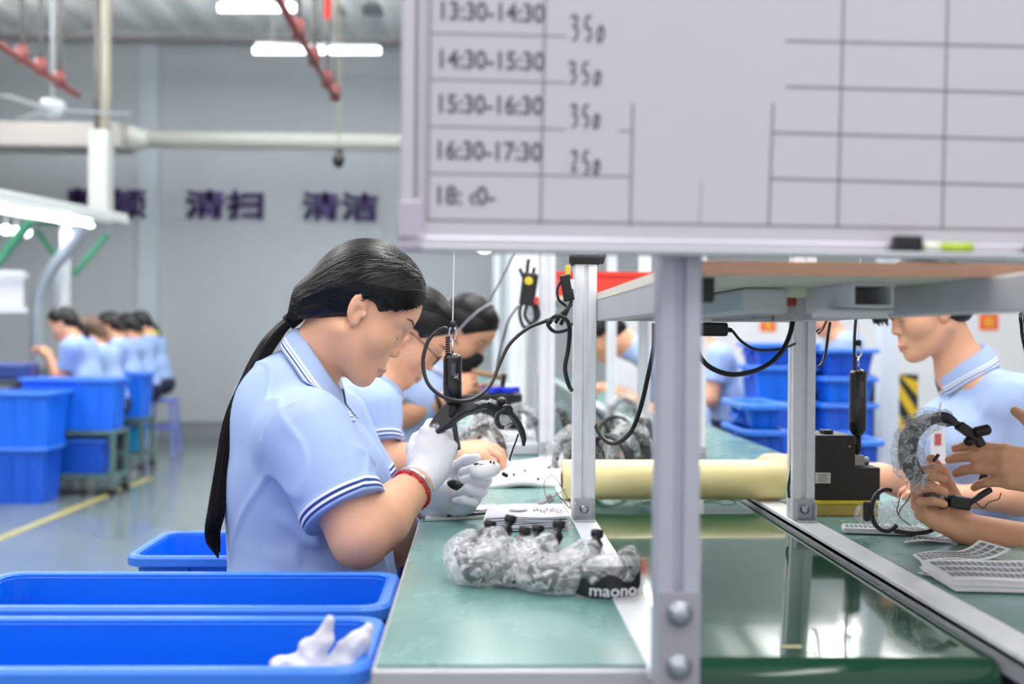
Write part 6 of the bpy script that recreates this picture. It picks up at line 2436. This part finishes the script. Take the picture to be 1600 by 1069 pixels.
        mb.build('ponytail', hm, body, smooth=True)
    elif h < .007:
        g = np.random.default_rng(int(abs(y * 100)))
        starts = [hd.p(g.uniform(-.05, .085), g.uniform(-.07, .07), .13) for i in range(260)]
        sp = sweep_strands([ho[0], ho[1], ho[2]], hd, starts, hd.p(-.11, 0, .0), 10, .0012, .008, 2)
        ql = hd.loc(sp.reshape(-1, 3)).reshape(sp.shape)
        frt = ((ql[..., 0] - .0845) * .774 - (ql[..., 2] - .086) * .633 > .003) | ((ql[..., 2] + .03) < 0)
        sp = sp[~frt.any(axis=1)]
        mb = MB()
        strand_tubes(mb, sp, .0018, .0010)
        mb.build('hair_strands', hm, hob, smooth=True)
    if h < .007:
        hops = head_ops(hd) + neck
        for s in (-1, 1):
            face_strip(hops, hd, [(.084, s * .012, .037), (.083, s * .024, .0405), (.074, s * .036, .041), (.062, s * .046, .036)], .0028, .55).build('eyebrow', HAIR, body, smooth=True)
            face_strip(hops, hd, [(.083, s * .020, .005), (.086, s * .027, .0035), (.084, s * .036, .0035), (.076, s * .046, .006)], .0010, .8, .0003).build('eyelashes', HAIR, body, smooth=True)
    if legs:
        seat_legs(body, J['pelvis'], .085, f_, l_, .36, .45 + zoff, .014)
    return body, hd, J


NEAR = 'workers on the near side of the line'
FARG = 'workers on the far side of the line'
LEFTG = 'workers at the far left line'
# second woman, with glasses
e = P(636, 526, 3.0)
b2, h2, J2 = worker(e[0] - .19, 3.0, 0, 'worker in black-rimmed glasses bent over the bench behind the ponytailed woman', NEAR,
                    {'ear': e, 'sr': P(578, 640, 2.84), 'er': P(592, 728, 2.80), 'wr': P(706, 706, 2.86), 'wl': P(700, 712, 3.05)}, .0042, 44, math.radians(4), 'short', SKIN)
mb = MB()
BF = mat('glasses_black', (18, 18, 20), rough=.3)
for s in (-1, 1):
    c = h2.p(.100, s * .033, .010)
    ring = [c + h2.R @ np.array([0, math.cos(a) * .024, math.sin(a) * .018]) for a in np.linspace(0, 2 * math.pi, 25)]
    mb.tube(ring, .0018, 6, False)
    mb.tube(bez([h2.p(.098, s * .057, .014), h2.p(.07, s * .074, .016), h2.p(.02, s * .078, .016), h2.p(-.01, s * .080, .012)], 14), .0019, 6)
mb.tube([h2.p(.103, -.010, .014), h2.p(.105, 0, .017), h2.p(.103, .010, .014)], .0016, 6)
mb.build('glasses', BF, b2, smooth=True)
# third, masked, with a headband
e = P(722, 522, 3.9)
hd3 = (P(742, 588, 3.84) - P(704, 620, 3.8), np.array([-.2, -1, .3]), [(40, 50, 25), (42, 52, 25), (44, 54, 25), (46, 56, 25)], [(.7, .6, -.4), (.9, .25, -.4), (.95, .0, -.3)])
b3, h3, J3 = worker(e[0] - .19, 3.9, 0, 'worker in a black face mask lifting a part close to the face', NEAR,
                    {'ear': e, 'er': P(616, 652, 3.74), 'wr': P(702, 622, 3.78), 'sr': P(610, 590, 3.76), 'wl': P(735, 618, 3.98), 'el': P(680, 660, 4.1)}, .0055, 42, math.radians(-22), 'short', SKIN_TAN, hand_dir={'r': hd3})
mb = MB()
ms = [('u', h3.ell((.070, 0, -.050), (.046, .050, .050)), 0), ('u', h3.ell((.092, 0, -.022), (.028, .020, .020)), .02), ('i', Half(h3.p(.0, 0, -.012), h3.R @ np.array([-.3, 0, 1])), .01), ('i', Half(h3.p(.040, 0, 0), h3.R @ np.array([-1, 0, 0])), .004)]
iso_obj('face_mask', ms, .004, mat('mask_black', (20, 22, 28), rough=.8), b3)
mb = MB()
for s in (-1, 1):
    mb.tube(bez([h3.p(.05, s * .055, -.03), h3.p(.02, s * .074, -.012), h3.p(-.012, s * .084, .01)], 10), .002, 5)
mb.build('mask_loop', mat('mask_black', (20, 22, 28)), b3)
mb = MB()
a = np.linspace(-.02, math.pi + .02, 24)
mb.tube([h3.p(.012, math.cos(q) * .094, .02 + math.sin(q) * .128) for q in a], .005, 6, flat=.5)
mb.build('head_band', mat('band_pale', (196, 202, 208), rough=.5), b3, smooth=True)
MB().tube([J3['er'] * .22 + J3['wr'] * .78 + frame_of(J3['wr'] - J3['er'], (0, 0, 1)) @ np.array([0, math.cos(q) * .034, math.sin(q) * .034]) for q in np.linspace(0, 6.283, 25)], .007, 8, False).build('wristwatch', BLACK, b3, smooth=True)
pen0, pen1 = P(738, 580, 3.86), P(784, 590, 3.9)
tag(MB().cyl(pen0, pen1, .010, 12).build('wooden_tool', mat('tool_tan', (196, 156, 122), rough=.6), smooth=True), 'tan handled tool held up by the masked worker', 'tool')

# ---- far side of the line: the man behind the black device
def lift(px, py, d):
    return P(px, py, d)


hm = {'l': (P(1420, 767, 2.68) - P(1505, 776, 2.72), np.array([0, -.8, .6]), [(35, 45, 25), (38, 48, 25), (40, 50, 25), (42, 52, 25)], [(.7, .6, -.4), (.9, .25, -.4), (.95, .0, -.3)]),
      'r': (P(1165, 717, 2.93) - P(1244, 722, 2.96), np.array([0, -.3, 1.0]), [(30, 40, 25), (32, 42, 25), (34, 44, 25), (36, 46, 25)], [(.7, .6, -.4), (.9, .25, -.4), (.95, .0, -.3)])}
DM = 2.92
b4, h4, J4 = worker(1.32, DM, math.pi, 'short-haired man with a badge at the far bench, his head cut off by the shelf', FARG,
                    {'ear': P(1452, 486, DM), 'nb': P(1507, 566, DM), 'chest': P(1503, 690, DM), 'waist': P(1522, 800, DM), 'pelvis': (1.32, DM, .565),
                     'sl': P(1592, 634, DM - .16), 'sr': P(1530, 640, DM + .17), 'el': P(1625, 775, DM - .20), 'wl': P(1505, 776, DM - .20), 'er': P(1424, 764, 3.02), 'wr': P(1244, 722, 2.96)}, .0036, 22, 0, 'short', SKIN, k=1.02, hand_dir=hm)
bc = P(1466, 697, DM - .16)
tb = MB()
tb.box(bc, (.042, .003, .090), rotz(.25)).build('badge', mat('badge_pale', (226, 230, 236), rough=.25), b4, bev=.001)
MB().box(bc + (-.002, -.003, .016), (.018, .001, .028), rotz(.25)).build('badge_photo', mat('badge_red', (190, 90, 90), rough=.5), b4)
MB().tube(bez([bc + (0, 0, .045), P(1466, 650, DM - .13), P(1470, 628, DM - .11)], 12), .002, 6).build('lanyard', mat('lanyard_grey', (130, 126, 120), rough=.6), b4, smooth=True)
mb = MB()
g = np.random.default_rng(14)
for i in range(60):
    y0 = g.uniform(-.05, .05)
    mb.tube(bez([h4.p(.070, y0, .118), h4.p(.108, y0 * 1.1, .085), h4.p(.122 + g.normal(0, .004), y0 * 1.1 + g.normal(0, .004), .045 + g.normal(0, .006)), h4.p(.118 + g.normal(0, .006), y0 * 1.1, .020 + g.normal(0, .008))], 12), .0018, 4, False)
mb.build('fringe', HAIR, b4, smooth=True)
# ---- the near worker at the right edge: only hands and forearms reach the picture
hr = (P(1428, 778, 1.96) - P(1505, 826, 1.95), np.array([-.55, .75, -.25]), [(52, 62, 38), (54, 64, 38), (56, 66, 38), (58, 66, 36)], [(.6, .72, .1), (.8, .5, -.2), (.9, .2, -.3)])
hl = (P(1575, 728, 1.90) - P(1655, 744, 1.88), np.array([-.15, -.95, .45]), [(14, 26, 16), (16, 30, 18), (18, 32, 18), (26, 34, 20)], [(.35, .9, .1), (.55, .8, .0), (.8, .5, -.1)])
b5, h5, J5 = worker(1.36, 1.90, math.pi, 'worker at the right edge, both bare hands holding the film-wrapped headset', FARG,
                    {'wr': P(1505, 826, 1.95), 'er': P(1700, 878, 2.0), 'wl': P(1655, 744, 1.88), 'el': P(1790, 810, 1.82), 'ear': (1.26, 1.9, 1.12)}, .0028, 35, 0, 'tail', SKIN_TAN, hand_dir={'r': hr, 'l': hl}, fat=1.12)
mb = MB()
g = np.random.default_rng(4)
for i in range(14):
    x0 = g.uniform(1594, 1606)
    mb.tube(bez([(1.165, 1.88 + g.uniform(-.03, .03), 1.185), (1.05, 1.87, 1.178), P(x0 + 8, 484 + g.uniform(-4, 6), 1.86), P(x0 - 4, 512, 1.86), P(x0 + 3, 545 + g.uniform(-6, 10), 1.86)], 20), .0007, 4, False)
mb.build('loose_hair', HAIR, b5, smooth=True)
# ---- further along the far bench
worker(1.41, 6.38, math.pi, 'blurred worker standing left of the stacked crates, right of the near post', FARG, {}, .008, 30, 0, 'short', SKIN, .06)
worker(2.44, 7.3, math.pi, 'blurred worker behind the crates and the hanging screwdriver', FARG, {}, .008, 30, 0, 'short', SKIN, .14)
worker(1.02, 5.5, math.pi, 'small blurred dark-haired worker far down the line, seen under the shelf', FARG, {'ear': P(948, 527, 5.5), 'nb': P(972, 524, 5.5)}, .008, 40, 0, 'short', SKIN_TAN)
# ---- far left line
for i, (px, py, d, hair, hmm, lab) in enumerate(((108, 507, 8.56, 'tail', None, 'first worker of the far left line, hands raised before her face'), (146, 520, 9.1, 'long', HAIR_BROWN, 'far left worker with long brown hair hanging down'),
                                                  (178, 512, 10.0, 'long', None, 'third worker of the far left line, dark hair to the shoulders'), (204, 513, 10.53, 'long', None, 'fourth worker of the far left line, mostly behind the others'),
                                                  (226, 508, 11.1, 'tail', None, 'last worker of the far left line, in a shirt with a yellow collar'))):
    e = P(px, py, d)
    zo = e[2] - 1.13
    x0 = e[0] + .19
    ov = {}
    if i == 0:
        ov = {'wl': P(78, 556, d - .1), 'el': P(95, 600, d - .2), 'wr': P(76, 560, d + .1), 'er': P(92, 600, d + .2)}
    b, hq, Jq = worker(x0, d, math.pi, lab, LEFTG, ov, .009, 28, 0, hair, SKIN, zo, hairm=hmm, shirt=SHIRT_F, slim=.8)
    if i == 4:
        MB().tube([Jq['nb'] + np.array([math.cos(a) * .072, math.sin(a) * .072, .012 + .02 * math.cos(a)]) for a in np.linspace(0, 6.283, 20)], .018, 8, False).build('yellow_collar', mat('collar_yellow', (232, 206, 60), rough=.7), b, smooth=True)

# stool under the seated woman
t = thing('plastic_stool', 'blue plastic stool under the ponytailed woman, hidden by the crates', 'stool', (-.32, 2.16, 0))
SB_ = mat('stool_blue', (40, 90, 190), rough=.4)
MB().span((-.47, 2.01, .415), (-.17, 2.31, .452)).build('seat', SB_, t, bev=.012)
for x in (-1, 1):
    for y in (-1, 1):
        MB().bar((-.32 + x * .12, 2.16 + y * .12, .42), (-.32 + x * .15, 2.16 + y * .15, 0), .05, .02, (y, 0, 0)).build('leg', SB_, t)
